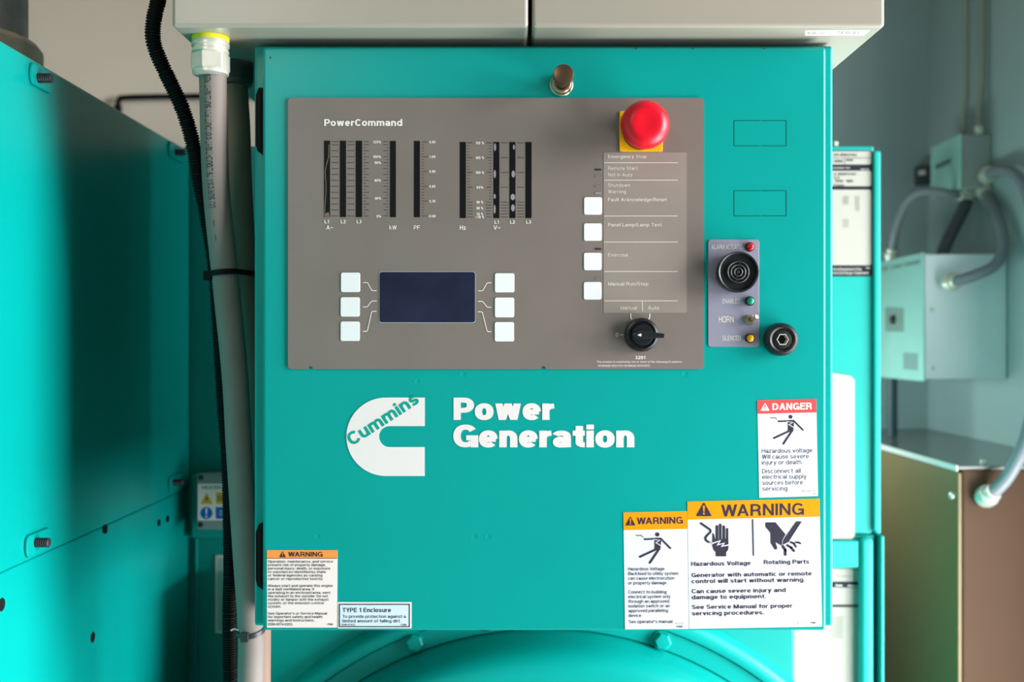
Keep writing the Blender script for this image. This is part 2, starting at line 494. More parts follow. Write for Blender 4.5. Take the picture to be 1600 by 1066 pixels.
    if c == '~': return .6, [P([(.02, .4), (.1, .5), (.2, .52), (.4, .4), (.5, .41), (.58, .52)])]
    if c == '<': return .6, [Dg(.08, .42, .55, .78, .8), Dg(.08, .42, .55, .06, .8)]
    if c == '!': return 2 * hx, [Lv(hx, .3, 1), Lv(hx, 0, .17)]
    if c == '"': return .36, [Lv(hx, .7, 1), Lv(.36 - hx, .7, 1)]
    return .35, []


def _strip(pts, closed, hx, hy):
    pts = [p for i, p in enumerate(pts) if i == 0 or math.hypot(p[0] - pts[i - 1][0], p[1] - pts[i - 1][1]) > 1e-5]
    n = len(pts); quads = []; off = []
    for i, (x, y) in enumerate(pts):
        a = pts[i - 1] if (i or closed) else None
        c = pts[(i + 1) % n] if (i < n - 1 or closed) else None
        d1 = (x - a[0], y - a[1]) if a else None
        d2 = (c[0] - x, c[1] - y) if c else None
        nd = []
        for q in (d1, d2):
            if q:
                m = math.hypot(*q) or 1e-9; nd.append((q[0] / m, q[1] / m))
        tx = sum(q[0] for q in nd); ty = sum(q[1] for q in nd); m = math.hypot(tx, ty) or 1e-9
        tx /= m; ty /= m
        k = 1.0
        if len(nd) == 2:
            k = 1 / max(.55, abs(tx * nd[0][0] + ty * nd[0][1]))
        off.append((-ty * hx * k, tx * hy * k))
    for i in range(n if closed else n - 1):
        j = (i + 1) % n
        p, q, o, u = pts[i], pts[j], off[i], off[j]
        quads.append([(p[0] - o[0], p[1] - o[1]), (q[0] - u[0], q[1] - u[1]), (q[0] + u[0], q[1] + u[1]), (p[0] + o[0], p[1] + o[1])])
    return quads


KERN = {'rC': .02, 'Co': .05, 'Cu': .06, 'Ca': .04, 'Ge': .02, 'WA': .14, 'AT': .1, 'TA': .1, 'AV': .14, 'VA': .14, 'To': .09, 'Vo': .06, 'Wi': .03, 'LT': .1, 'TY': .06, 'YP': .08, 'P.': .08, 'Al': .02, 'ro': .03, 'ra': .02, 'rt': .0, 'Po': .03}
WEIGHT = {'thin': (.040, .040, .20), 'light': (.052, .048, .19), 'regular': (.066, .058, .17), 'medium': (.080, .068, .155),
          'bold': (.100, .082, .13), 'heavy': (.118, .094, .10), 'black': (.142, .108, .065)}


def text(bm, s, x0, x1, base, cap, fmap, weight='regular', slope=0.0, lift=(0, -2e-5, 0)):
    """add the string s to bm: from x0 to x1 (x1 None: natural width; x0 None: right-aligned on x1), on a baseline, cap height cap; fmap(px, py) -> point"""
    hx, hy, sb = WEIGHT[weight] if isinstance(weight, str) else weight
    quads = []; pen = 0; prev = None
    for c in s:
        if c == ' ':
            pen += .40; prev = None; continue
        pen -= KERN.get((prev or '') + c, 0); prev = c
        w, strokes = glyph(c, hx, hy)
        for n, st in enumerate(strokes):
            for j, q in enumerate([st[1]] if st[0] == 'q' else _strip(st[1], st[2], hx, hy)):
                quads.append(([(p[0] + pen, p[1]) for p in q], n + .03 * j))
        pen += w + sb
    width = pen - sb
    k = cap
    if x0 is None: x0 = x1 - width * cap
    elif x1 is not None: k = (x1 - x0) / width
    for q, n in quads:
        vs = []
        for (gx, gy) in q:
            px = x0 + gx * k
            vs.append(bm.verts.new(Vector(fmap(px, base - gy * cap + slope * (px - x0))) + Vector(lift) * n))
        try: bm.faces.new(vs)
        except ValueError: pass
# ---------------------------------------------------------------- the room
WR = 0.95                        # right wall
YB = 1.34                        # back wall
bm = B(); box(bm, -1.75, WR, -2.3, YB + .1, -0.06, 0.0); structure('floor', bm, FLOORM)
bm = B(); box(bm, -1.75, WR, -2.3, YB + .1, EYE + 1.1, EYE + 1.16); structure('ceiling', bm, CEILM)
bm = B(); box(bm, -1.75, 0.3, YB, YB + .06, 0, EYE + 1.1); structure('wall_back_left', bm, WALLBEIGE)
bm = B(); box(bm, 0.3, WR + .06, YB, YB + .06, 0, EYE + 1.1); structure('wall_back_right', bm, WALLSLATE)
bm = B(); box(bm, WR, WR + .06, .46, YB, 0, EYE + 1.1)                       # the wall ends where the wide doorway begins
box(bm, WR, WR + .06, -2.3, -.68, 0, EYE + 1.1); box(bm, WR, WR + .06, -.68, .46, EYE + .9, EYE + 1.1)
structure('wall_right', bm, WALLSLATE)
bm = B(); box(bm, -1.81, -1.75, -2.3, YB, 0, EYE + 1.1); structure('wall_left', bm, WALLBEIGE)

bm = B(); box(bm, -1.75, WR, -2.3, -2.24, 0, EYE + 1.1); structure('wall_front', bm, WALLSLATE)
# ---------------------------------------------------------------- the control cabinet
cab = thing('control_cabinet', (0.03, 0.1, EYE - .272), 'teal steel control cabinet with a grey brown instrument panel, red stop button and white lettering', 'control cabinet')
bm = B(); box(bm, xof(397, .016), xof(1302, .016), 0.016, .35, zof(979, .016), zof(71, .016)); obj('cabinet_body', bm, TEAL, cab, bevel=.0032, seg=5)
bm = B(); box(bm, xof(410, 0), xof(1291, 0), 0, .0145, zof(986, 0), zof(73, 0)); obj('cabinet_door', bm, TEAL, cab, bevel=.003, seg=5)
for y0, y1 in ((137, 242), (820, 922)):
    bm = B(); prism(bm, [(399.5, y0 + 12), (404, y0), (420, y0), (420, y1), (411, y1), (402, y1 - 6), (399.5, y1 - 16)], .003, .0158)
    prism(bm, rect(404, y0 + 6, 407, y1 - 10), .0022, .004)
    obj('hinge', bm, MATTEBLACK, cab, label='black door hinge')

# punched outlines and weld marks on the door
for y0 in (188.5, 298):
    bm = B(); y1 = y0 + 39.5
    for a, b_ in (((1147, y0), (1187, y0)), ((1189, y0), (1228.5, y0)), ((1147, y1), (1187, y1)), ((1189, y1), (1228.5, y1)), ((1147, y0), (1147, y1)), ((1228.5, y0), (1228.5, y1))):
        line(bm, [a, b_], 1.0, -.00012)
    obj('knockout', bm, GROOVE, cab, label='punched rectangular knockout outline')
for cx, cy, r in ((724, 585, 6.5), (1070, 585, 6), (741, 839, 6), (763, 839, 6), (496, 839, 6), (652, 596, 5)):
    bm = B(); c = P(cx, cy, 0)
    lathe(bm, c, [(r * .0006, .0003), (r * .0006, -.00004), (r * .00055, -.00011), (r * .0005, -.00003), (0, -.00003)], 24, close=False)
    obj('weld_stud', bm, TEAL, cab, smooth=True)
for cx, cy, w, h in ((422.5, 90, 2.5, 5), (757, 986, 18, 3.2), (1194, 76, 4, 2), (994, 75, 3, 5), (1083, 75, 4, 4), (880, 987, 10, 1.6)):
    bm = B(); flat(bm, [(cx + w / 2 * math.cos(a) * random.uniform(.7, 1.1), cy + h / 2 * math.sin(a) * random.uniform(.6, 1.1)) for a in (k * .628 for k in range(10))], -.00013 if cy < 975 else -.0002)
    obj('paint_chip', bm, CHIP, cab)

# --- instrument panel
PF = -.0016
panel_pts = rrect(450, 153, 1100, 577, 6)
bm = B()
# outline with the two little notches in the lower edge
o_ = []
for x, y in panel_pts: o_.append((x, y))
k = max(i for i, q in enumerate(o_) if q[1] > 576.5)
for i, q in enumerate(o_):
    o_.__setitem__(i, q)
idx = [i for i in range(len(o_)) if abs(o_[i][1] - 577) < .01]
i0 = idx[0]   # the lower right end of the lower edge; the outline runs right to left from here
notch = []
for cx in (849, 485):
    notch += [(cx + 4, 577), (cx + 3, 573.6), (cx, 572.2), (cx - 3, 573.6), (cx - 4, 577)]
o_ = o_[:i0 + 1] + notch + o_[i0 + 1:]
prism(bm, o_, PF, 0)
panel = obj('control_panel', bm, PANEL, cab, label='grey brown instrument panel with bar graphs and white keys')

bm = B(); prism(bm, rrect(943, 238, 1073, 489, 2), PF - .0002, PF); obj('legend_card', bm, CARD, panel)
KEYS = [(532.5, 426, 562.5, 456.5), (532, 464.5, 562, 495), (532, 502.5, 562, 533), (773, 427, 803.5, 457), (773, 465, 803.2, 496), (772.8, 503.3, 803, 533.7),
        (912.5, 308, 940.5, 335.5), (912.3, 349, 940.2, 376.3), (912.2, 395, 940, 422.3), (912, 440.7, 939.8, 468.3)]
for kx in KEYS:
    bm = B(); prism(bm, rrect(*kx, 3), PF - .0006, PF); obj('push_button', bm, KEY, panel, bevel=.0003, label='white square membrane key')
BARS = [(506.5, 220, 515.7, 339.3), (531.3, 220, 540.7, 339.3), (556, 220, 565.8, 339.3), (609.5, 220.3, 618.6, 339.5), (647, 220.3, 656.2, 339.5),
        (718.6, 222, 728, 340.8), (771.2, 222, 780.3, 340.8), (796.2, 222, 805.4, 340.8), (821.2, 222, 830.6, 340.8)]
for i, bx in enumerate(BARS):
    bm = B(); prism(bm, rect(*bx), PF - .0002, PF); w_ = obj('bar_graph', bm, WINDOW, panel, label='narrow black bar graph window')
bm = B()
line(bm, [(514, 226), (513.5, 245), (510, 258), (508, 268), (509.3, 285), (509.5, 300), (508, 320), (507.5, 333)], 1.1, PF - .00025)
flat(bm, [(507, 339), (507, 334), (510, 333), (513.5, 331), (515.3, 339)], PF - .00025)
obj('lead_wire', bm, material('tan_wire', (110, 92, 70), .6), panel, label='thin tan wire behind the first window')
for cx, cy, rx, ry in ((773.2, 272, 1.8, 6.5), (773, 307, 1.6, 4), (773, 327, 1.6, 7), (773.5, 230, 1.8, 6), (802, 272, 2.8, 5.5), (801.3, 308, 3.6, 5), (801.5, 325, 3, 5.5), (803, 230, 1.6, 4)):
    bm = B(); flat(bm, [(cx + rx * math.cos(a), cy + ry * math.sin(a)) for a in (k * .524 for k in range(12))], PF - .00025); obj('painted_reflection', bm, GLINTSLOT, panel)  # pale blobs painted on as reflections in the voltage windows

bm = B(); prism(bm, rrect(592, 424, 743.2, 505, 4.5), PF - .0002, PF); obj('display_rim', bm, SCREENRIM, panel)
bm = B(); prism(bm, rrect(593.2, 425.2, 742.2, 503.8, 4), PF - .0004, PF); obj('display_screen', bm, SCREEN, panel, label='dark blue display window')

y = PF - .00015
bm = B()
A_rows = [221.5, 226.3, 235.6] + [245 + 9.25 * i for i in range(11)]
for yy in A_rows:
    for x0, x1 in ((518, 528.8), (543, 553.6)): line(bm, [(x0, yy), (x1, yy)], .9, y)
    line(bm, [(568.3, yy), (576.5, yy)], .9, y); line(bm, [(599, yy), (607, yy)], .9, y)
for yy in [231] + [240.4 + 9.25 * i for i in range(11)]:
    line(bm, [(568.3, yy), (572, yy)], .8, y); line(bm, [(603.3, yy), (607, yy)], .8, y)
obj('scale_marking', bm, TICK, panel, label='dark printed scale marks of the load gauges')
bm = B()
for i in range(26):
    yy = 222 + 4.62 * i; line(bm, [(659.3, yy), (668 if i % 5 == 0 else 662.6, yy)], .9, y)
obj('scale_marking', bm, TICK, panel, label='dark printed scale marks of the power factor gauge')
bm = B()
V_rows = [223.3, 246.5, 269.6, 292.7, 316, 320.6, 325.2, 329.8, 334.5, 339]
for yy in V_rows:
    for x0, x1 in ((783, 793.8), (808, 818.8)): line(bm, [(x0, yy), (x1, yy)], .9, y)
    line(bm, [(730.5, yy), (738.8, yy)], .9, y); line(bm, [(760, yy), (768, yy)], .9, y)
for i in range(20):
    yy = 223.3 + 4.63 * i; line(bm, [(730.5, yy), (734, yy)], .8, y); line(bm, [(764.3, yy), (768, yy)], .8, y)
obj('scale_marking', bm, TICK, panel, label='dark printed scale marks of the frequency and voltage gauges')

bm = B(); f = plane(PF - .0003)
def T(s, x0, x1, base, cap, wt='bold', slope=0.0): text(bm, s, x0, x1, base, cap, f, wt, slope)
T('PowerCommand', 506.5, 628.5, 196.8, 10.6, 'heavy'); obj('title_lettering', bm, PRINT, panel)
bm = B()
for s, yy in (('125%', 222), ('100%', 245), ('90%', 254.3), ('60%', 282), ('30%', 310), ('0%', 338)): T(s, None, 595.3, yy + 2, 4.0)
for s, x0, x1, yy in (('L1', 507, 514, 349), ('L2', 532.3, 540, 349), ('L3', 557.3, 564.6, 349)): T(s, x0, x1, yy, 5.2)
T('A~', 509.7, 520, 358.8, 6.4, 'medium'); T('kW', 608.3, 619.6, 358.8, 6.4, 'medium'); obj('gauge_lettering', bm, PRINT, panel)
bm = B()
for s, yy in (('0.90', 222), ('1.00', 245), ('0.90', 268), ('0.80', 291.3), ('0.70', 314.5)): T(s, 670.7, 680.2, yy + 2, 4.0)
T('<0.60', 668.5, 680.5, 339.8, 4.0); T('PF', 646.5, 656, 358.8, 6.4, 'medium'); obj('gauge_lettering', bm, PRINT, panel)
bm = B()
for s, yy in (('110 %', 223.5), ('105 %', 246.6), ('100 %', 269.7), ('95%', 293), ('90 %', 316), ('80 %', 325.3), ('70 %', 334.6), ('<70 %', 339.3)):
    w_ = 13.2 if len(s) == 5 else 10.4
    T(s, 749.7 - w_ / 2, 749.7 + w_ / 2, yy + 2, 4.0)
for s, x0, x1, yy in (('L1', 772.6, 779.4, 349.6), ('L2', 797, 804.4, 349.6), ('L3', 822, 829.6, 349.6)): T(s, x0, x1, yy, 5.2)
T('Hz', 718.3, 727.8, 359, 6.6, 'bold'); T('V~', 770.8, 781.8, 359, 6.6, 'medium'); obj('gauge_lettering', bm, PRINT, panel)
bm = B()
T('3201', 992.3, 1008.3, 561.4, 5.2)
T('This product is covered by one or more of the following US patents.', 932.3, 1066, 567, 3.2, 'regular'); T('#5390068 #5231751 #5168208 #5701070', 934.5, 1015, 573.2, 3.0, 'regular')
obj('patent_lettering', bm, PRINT, panel)
bm = B(); T('0', 962, 966.3, 526, 6, 'regular')
line(bm, [(968.5, 523.2), (974.5, 523.2)], .9, PF - .0003)
line(bm, [(985.6, 490), (985.6, 496), (987.4, 499.5)], 1.4, PF - .0003); line(bm, [(1015.2, 490), (1015.2, 496), (1013.2, 499.5)], 1.4, PF - .0003)
obj('position_marking', bm, PRINT, panel)
bm = B()
def T(s, x0, x1, base, cap, wt='bold', slope=0.0): text(bm, s, x0, x1, base, cap, f, wt, slope)
for s, x1, yy, wt in (('Emergency Stop', 1010.3, 247.3, 'bold'), ('Remote Start', 996, 265.6, 'medium'), ('Not in Auto', 988, 275.8, 'medium'), ('Shutdown', 984.6, 292.2, 'medium'), ('Warning', 978, 302, 'medium'),
                      ('Fault Acknowledge/Reset', 1042, 314.6, 'bold'), ('Panel Lamp/Lamp Test', 1033.6, 354, 'bold'), ('Exercise', 981.3, 401, 'medium'), ('Manual Run/Stop', 1013, 446.3, 'bold')):
    T(s, 950, x1, yy, 5.4, wt)
T('Manual', 969.5, 995.3, 484, 5.8, 'medium'); T('Auto', 1012.5, 1029.8, 484, 5.8, 'medium')
for yy in (254.3, 281.6, 337.6, 378.3, 424.3, 470.2): line(bm, [(944, yy), (1059, yy)], 1.2, PF - .0003)
line(bm, [(1003.6, 471), (1003.6, 486.5)], 1.3, PF - .0003)
obj('legend_lettering', bm, FADED, panel, label='faded white legends beside the keys')
bm = B()
for q in ([(567, 441.6), (573.3, 441.6), (574.6, 442.4), (580.4, 453), (582, 454.3), (588.7, 454.3)], [(567, 479.6), (573, 479.6), (574.4, 478.8), (580.3, 471.2), (582, 470.4), (588.7, 470.4)],
          [(567, 517.7), (572.8, 517.7), (574.2, 516.6), (580.4, 488), (582, 486.6), (588.5, 486.6)], [(767.8, 442), (762.3, 442), (760.6, 443), (754.6, 453.5), (753, 454.5), (746.8, 454.5)],
          [(767.8, 480.2), (762.2, 480.2), (760.6, 479.4), (754.6, 471.8), (753, 471), (746.8, 471)], [(767.6, 518.3), (762.4, 518.3), (761, 517), (753.8, 488.6), (752, 487.3), (746.6, 487.3)]):
    bm = B(); line(bm, q, 1.1, PF - .0003); obj('leader_line', bm, PRINT, panel, label='fine white line from key to display')
for yy, mm in ((265, DARKGREY), (275.3, PANEL), (291, PANEL), (301.8, GLINTSLOT), (389, DARKGREY), (435, PANEL)):
    bm = B(); prism(bm, rrect(929.5, yy - 1.4, 939.8, yy + 1.4, 1.2, 3), PF - .0003, PF); obj('status_light', bm, mm, panel, label='small slot shaped status light, unlit')

# --- emergency stop, rotary switch
c = P(1001.5, 205.5, 0)
bm = B(); lathe(bm, c, [(.0135, -.012), (.0190, -.0195), (.0213, -.0235), (.0222, -.028), (.0216, -.0325), (.0190, -.0372), (.0145, -.0402), (.0118, -.0408), (.006, -.0400), (0, -.0397)], 56)
stop = obj('emergency_stop_button', bm, RED, cab, smooth='all', label='red mushroom shaped emergency stop button')
bm = B(); prism(bm, rrect(968, 173.5, 1035.3, 237, 3), PF - .0014, PF); obj('backing_plate', bm, YELLOW, stop, bevel=.0004, label='yellow square backing plate')
bm = B(); lathe(bm, c, [(.0178, PF - .001), (.0178, -.007), (.0165, -.008), (.0130, -.0085), (.0125, -.0205), (0, -.0205)], 40); obj('collar', bm, BLACK, stop, smooth=True, label='black collar')

c = P(1001.5, 523.4, 0)
bm = B(); lathe(bm, c, [(.0158, PF), (.0158, -.0065), (.0150, -.0095), (.0128, -.0105), (.0122, -.0095), (.0122, -.0082), (.0106, -.0082), (.0102, -.0105), (.0096, -.0112), (0, -.0112)], 48)
rot = obj('rotary_switch', bm, BLACK, cab, smooth=True, label='black rotary switch with lever pointing right')
bm = B(); pts = [(988.5, 522.4), (992, 519.2), (1000, 516.6), (1010, 517), (1022, 519.2), (1038, 521.5), (1039.5, 523), (1039.5, 527), (1038, 528.2), (1022, 528.6), (1010, 529.6), (1000, 530), (992, 528), (988.5, 525)]
prism(bm, pts, -.0215, -.0105); obj('switch_lever', bm, BLACK, rot, bevel=.0008)
bm = B(); flat(bm, [(995.8, 523.6), (1001, 521.4), (1002.6, 522.3), (1001.6, 523.6), (1002.6, 524.8), (1001, 525.8)], -.0217); obj('pointer_mark', bm, PRINT, rot, label='white arrow mark')

# --- alarm plate
bm = B(); prism(bm, rrect(1106.5, 374.2, 1186.2, 542, 4.5), -.0009, 0); alarm = obj('alarm_plate', bm, ALARM, cab, bevel=.0003, label='small grey alarm plate with horn and three lamps')
bm = B(); f = plane(-.00105)
T('ALARM', 1112, 1131.6, 389.6, 7.2, 'light'); T('ACTUATED', 1134, 1160.8, 389.6, 7.2, 'light'); obj('lettering', bm, PRINT, alarm)
for a_ in (('ENABLED', 1129, 1156.2, 474.3, 7.2, 'light'), ('HORN', 1123, 1146.2, 504, 9.6, 'regular'), ('SILENCED', 1128.6, 1157, 532, 7.2, 'light')):
    bm = B(); T(*a_); obj('lettering', bm, PRINT, alarm)
c = P(1147.5, 427, 0)
bm = B(); lathe(bm, c, [(.0172, -.0009), (.0182, -.003), (.0190, -.012), (.0190, -.0165), (.0182, -.0178), (.0170, -.0172), (.0160, -.0140), (0, -.0135)], 56)
horn = obj('alarm_horn', bm, BLACK, cab, smooth=True, label='round black alarm horn with ringed grille')
for r0 in (.0104, .0074, .0044):
    bm = B(); lathe(bm, c, [(r0, -.0134), (r0, -.0158), (r0 - .0008, -.0162), (r0 - .0014, -.0158), (r0 - .0014, -.0134)], 40, close=False); obj('grille_ring', bm, DARKGREY, horn, smooth=True)
bm = B(); lathe(bm, c, [(.0014, -.0134), (.0014, -.0158), (0, -.016)], 16); obj('grille_hub', bm, DARKGREY, horn, smooth=True)
for k in range(6):
    a = 2 * math.pi * k / 6 + .3; bm = B()
    u = Vector((math.cos(a), 0, math.sin(a))); v = Vector((-math.sin(a), 0, math.cos(a))); cc = Vector((c.x, 0, c.z))
    vs = [bm.verts.new(cc + u * r_ + v * s_ + Vector((0, h_, 0))) for h_ in (-.0134, -.0150) for r_, s_ in ((.0012, -.0004), (.0097, -.0004), (.0097, .0004), (.0012, .0004))]
    for q in ((0, 1, 2, 3), (4, 7, 6, 5), (0, 4, 5, 1), (1, 5, 6, 2), (2, 6, 7, 3), (3, 7, 4, 0)): bm.faces.new([vs[i] for i in q])
    obj('grille_spoke', bm, DARKGREY, horn)
for cy, mm, s_ in ((386.2, LEDRED, 'red'), (470.6, LEDGREEN, 'green'), (528.6, LEDAMBER, 'amber')):
    c = P(1170.8, cy + .1, 0)
    bm = B(); lathe(bm, c, [(.0044, -.0009), (.0044, -.0026), (.0040, -.0031), (.0033, -.0031), (.0031, -.0022), (0, -.0022)], 28); lamp = obj('indicator_lamp', bm, BLACK, cab, smooth=True, label='small %s indicator lamp in black bezel' % s_)
    bm = B(); lathe(bm, c, [(.0034, -.0022), (.0034, -.0048), (.0030, -.0062), (.0018, -.0071), (0, -.0074)], 28); obj('lens', bm, mm, lamp, smooth='all', label='%s domed lens' % s_)
c = P(1170.8, 499.8, 0)
bm = B(); lathe(bm, c, [(.0050, -.0009), (.0050, -.0032), (.0046, -.0036), (.0034, -.0036), (.0034, -.0052), (.0024, -.0052), (.0020, -.0036), (0, -.0036)], 6)
tog = obj('toggle_switch', bm, BRASS, cab, label='small metal toggle switch, lever up to the right')
bm = B(); tube(bm, spline([c + Vector((0, -.0036, 0)), c + Vector((.0018, -.0075, .0010)), c + Vector((.0042, -.0118, .0026))], .001), lambda i, d: .0013 + .06 * d, 12); obj('lever', bm, BRASS, tog, smooth=True)

# --- round socket fastener and pull knob
c = P(1217, 530.6, 0)
bm = B(); lathe(bm, c, [(.0140, 0), (.0155, -.003), (.0153, -.010), (.0140, -.0128), (.0118, -.0136), (.0098, -.0128), (.0094, -.0114), (.0088, -.0128), (.0062, -.0132)], 48, close=False)
lathe(bm, c, [(.0062, -.0132), (.0056, -.0132), (.0050, -.0040), (0, -.0040)], 6, close=False)
lathe(bm, c, [(.0064, -.0131), (.0044, -.0131)], 48, close=False)
sf = obj('socket_fastener', bm, BLACK, cab, smooth=35, label='round black fastener with hexagonal socket')
bm = B(); lathe(bm, c, [(.0060, -.0130), (.0058, -.0139), (.0051, -.0139), (.0047, -.0130), (.0047, -.0060)], 6, close=False); obj('hex_socket', bm, STEEL, sf, label='worn metal hexagon')
c = P(877.3, 133, 0)
bm = B(); lathe(bm, c, [(.0055, -.001), (.0055, -.030), (.0086, -.0325), (.0093, -.0338), (.0093, -.0372), (.0089, -.0385), (.0083, -.0388), (0, -.0388)], 48)
knob = obj('pull_knob', bm, BRONZE, cab, smooth=35, label='brown metal pull knob')
bm = B(); lathe(bm, c, [(.0108, 0), (.0108, -.0022), (.0100, -.003), (.0094, -.0022), (.0090, -.0022), (.0090, -.0065), (.0082, -.0075), (.0066, -.0075), (.0060, -.005), (0, -.005)], 48); obj('knob_flange', bm, BRASS, knob, smooth=35)

# --- white emblem and lettering on the door
bm = B(); E_ = -.0004
out = [(663.6, 621.4)] + [(603 + 61.8 * math.cos(a), 682.7 + 61.3 * math.sin(a)) for a in (math.radians(-90 - 180 * i / 40) for i in range(41))] + [(663.4, 744), (663.4, 698.8)]
inn = [(608.5 + 16.4 * math.cos(a), 682.4 + 16.4 * math.sin(a)) for a in (math.radians(90 + 180 * i / 20) for i in range(21))] + [(663.6, 666)]
ring_o = out; n_ = len(out)
prism(bm, out + inn, E_, 0)
em = obj('emblem', bm, LOGOWHITE, cab, label='white letter C emblem with a word running up through it')
bm = B(); ang = math.radians(33.0); ca, sa = math.cos(ang), math.sin(ang); ox, oy = 550.2, 697.6
def diag(u, v):
    return P(ox + u * ca + v * sa, oy - u * sa + v * ca, E_ - .0001)
text(bm, 'Cummins', 0, 126.5, 0, 20.5, diag, (.112, .1, .09))
obj('emblem_lettering', bm, LOGOTEAL, em, label='teal word on the white emblem')
bm = B(); f = plane(-.0003)
T('Power', 708.6, 866.5, 656.3, 34.9, (.140, .112, .055)); T('Generation', 708.2, 991.2, 699.2, 35.6, (.140, .112, .055))
obj('door_lettering', bm, LOGOWHITE, cab, label='large white words on the door')

# --- stickers
def sticker(corners, mat, label, name='warning_sticker'):
    bm = B(); prism(bm, corners, -.0003, 0); return obj(name, bm, mat, cab, label=label)

def alert(bm, cx, top, w, h, y, slope=0.0):
    """alert triangle with rounded corners: dark body, the mark left for a second mesh"""
    r = w * .055
    c3 = [(cx, top + r * 1.6), (cx + w / 2 - r * 1.5, top + h - r), (cx - w / 2 + r * 1.5, top + h - r)]
    pts = []
    for i, (x, y_) in enumerate(c3):
        a0 = (-90 - 55, -15, 90)[i]; a1 = (-90 + 55, 90, 195)[i]
        for k_ in range(5):
            t = math.radians(a0 + (a1 - a0) * k_ / 4); pts.append((x + r * math.cos(t), y_ + r * math.sin(t)))
    flat(bm, pts, y)

def alert_mark(bm, cx, top, w, h, y):
    capsule(bm, cx, top + h * .30, cx, top + h * .66, w * .13, y, w * .07)
    flat(bm, disc(cx, top + h * .82, w * .06, 14), y)

def shock_figure(bm, cut, hx, hy, s, y):
    """person struck by current, head at (hx, hy), s picture pixels per unit; cut collects the pale flash"""
    q = lambda u, v: (hx + (u - 386) / 5.921 * s, hy + (v - 246) / 5.921 * s)
    cp = lambda u0, v0, u1, v1, w: capsule(bm, *q(u0, v0), *q(u1, v1), w / 5.921 * s, y)
    flat(bm, disc(hx, hy, 18 / 5.921 * s), y)
    flat(bm, [q(*p) for p in ((362, 276), (420, 274), (416, 350), (410, 384), (362, 372))], y - 2e-5)
    cp(273, 288, 415, 283, 15); cp(415, 282, 500, 367, 16); cp(385, 372, 233, 443, 18); cp(402, 372, 320, 495, 19)
    for pr in (((197, 250), (215, 258), (238, 252), (262, 270)),):
        for qd in _strip([q(*p) for p in pr], False, 3 / 5.921 * s, 3 / 5.921 * s): flat(bm, qd, y)
    z = [q(*p) for p in ((300, 278), (384, 292), (416, 294), (384, 313), (412, 322), (362, 325), (418, 350), (418, 343), (386, 324), (418, 314), (392, 310), (418, 290))]
    for qd in _strip([q(*p) for p in ((350, 290), (408, 297), (372, 318), (418, 346))], False, 3.4 / 5.921 * s, 3.4 / 5.921 * s): flat(cut, qd, y - 6e-5)

Y1, Y2, Y3 = -.00042, -.00055, -.0007
# risk sticker, lower left
lab = sticker([(417, 860), (527.3, 860), (526.6, 981), (417, 981)], SHEETGREY, 'white warning sticker with light orange header and small print')
bm = B(); flat(bm, rect(417, 860, 527.2, 872.4), Y1); obj('header_band', bm, SALMON, lab, label='light orange band')
bm = B(); flat(bm, rect(417, 872.3, 527.2, 873.1), Y2); alert(bm, 441.5, 861.6, 10.4, 9.4, Y2); f = plane(Y2)
T('WARNING', 450.4, 504.2, 870, 7.4, 'bold')
rows = [(0, 'Operation, maintenance, and service', 520.4), (1, 'present risk of property damage,', 509.2), (2, 'personal injury, death, or exposure', 516), (3, 'to substances identified by state', 509.2), (4, 'or federal agencies as causing', 503.8),
        (5, 'cancer or reproductive toxicity.', 505.6), (7, 'Always start and operate this engine', 520.1), (8, 'in a well ventilated area. If', 491), (9, 'operating in an enclosed area, vent', 516.2), (10, 'the exhaust to the outside. Do not', 512.6),
        (11, 'modify or tamper with the exhaust', 513.3), (12, 'system, or the emission control', 506.1), (13, 'system.', 439.5), (15, "See Operator's or Service Manual", 511), (16, 'for important safety and health', 504), (17, 'warnings and instructions.', 491.5), (18.15, '0098-6074-02(D)', 457)]
for r_, s_, x1 in rows: T(s_, 418.9, x1, 879.5 + 5.41 * r_, 3.9, 'medium')
T('-TMI-', 510.5, 521.3, 977.3, 3, 'bold')
obj('lettering', bm, INK, lab)
bm = B(); alert_mark(bm, 441.5, 861.6, 10.4, 9.4, Y3); obj('alert_mark', bm, SALMON, lab)
# enclosure type sticker
lab = sticker(rect(527.8, 941.2, 643, 982.2), SHEETGREY, 'small pale blue enclosure type sticker with dark border', 'enclosure_sticker')
bm = B(); flat(bm, rect(531, 945, 639, 979), Y1); obj('inner_field', bm, SHEETBLUE, lab)
bm = B(); f = plane(Y2)
for q in (rect(529.6, 943.9, 640.4, 945.5), rect(529.6, 978.7, 640.4, 980.2), rect(529.6, 943.9, 531.2, 980.2), rect(638.9, 943.9, 640.4, 980.2)): flat(bm, q, Y2)
T('TYPE 1 Enclosure', 535.4, 611, 956.8, 6.7, 'bold'); T('To provide protection against a', 535.5, 634.2, 965.8, 4.7, 'medium'); T('limited amount of falling dirt.', 535.3, 626.4, 972.8, 4.7, 'medium')
T('0098-6118 D', 533.5, 555, 977.8, 2.7, 'medium'); T('-TMI-', 625, 636, 977.8, 2.7, 'bold')
obj('lettering', bm, INK, lab)
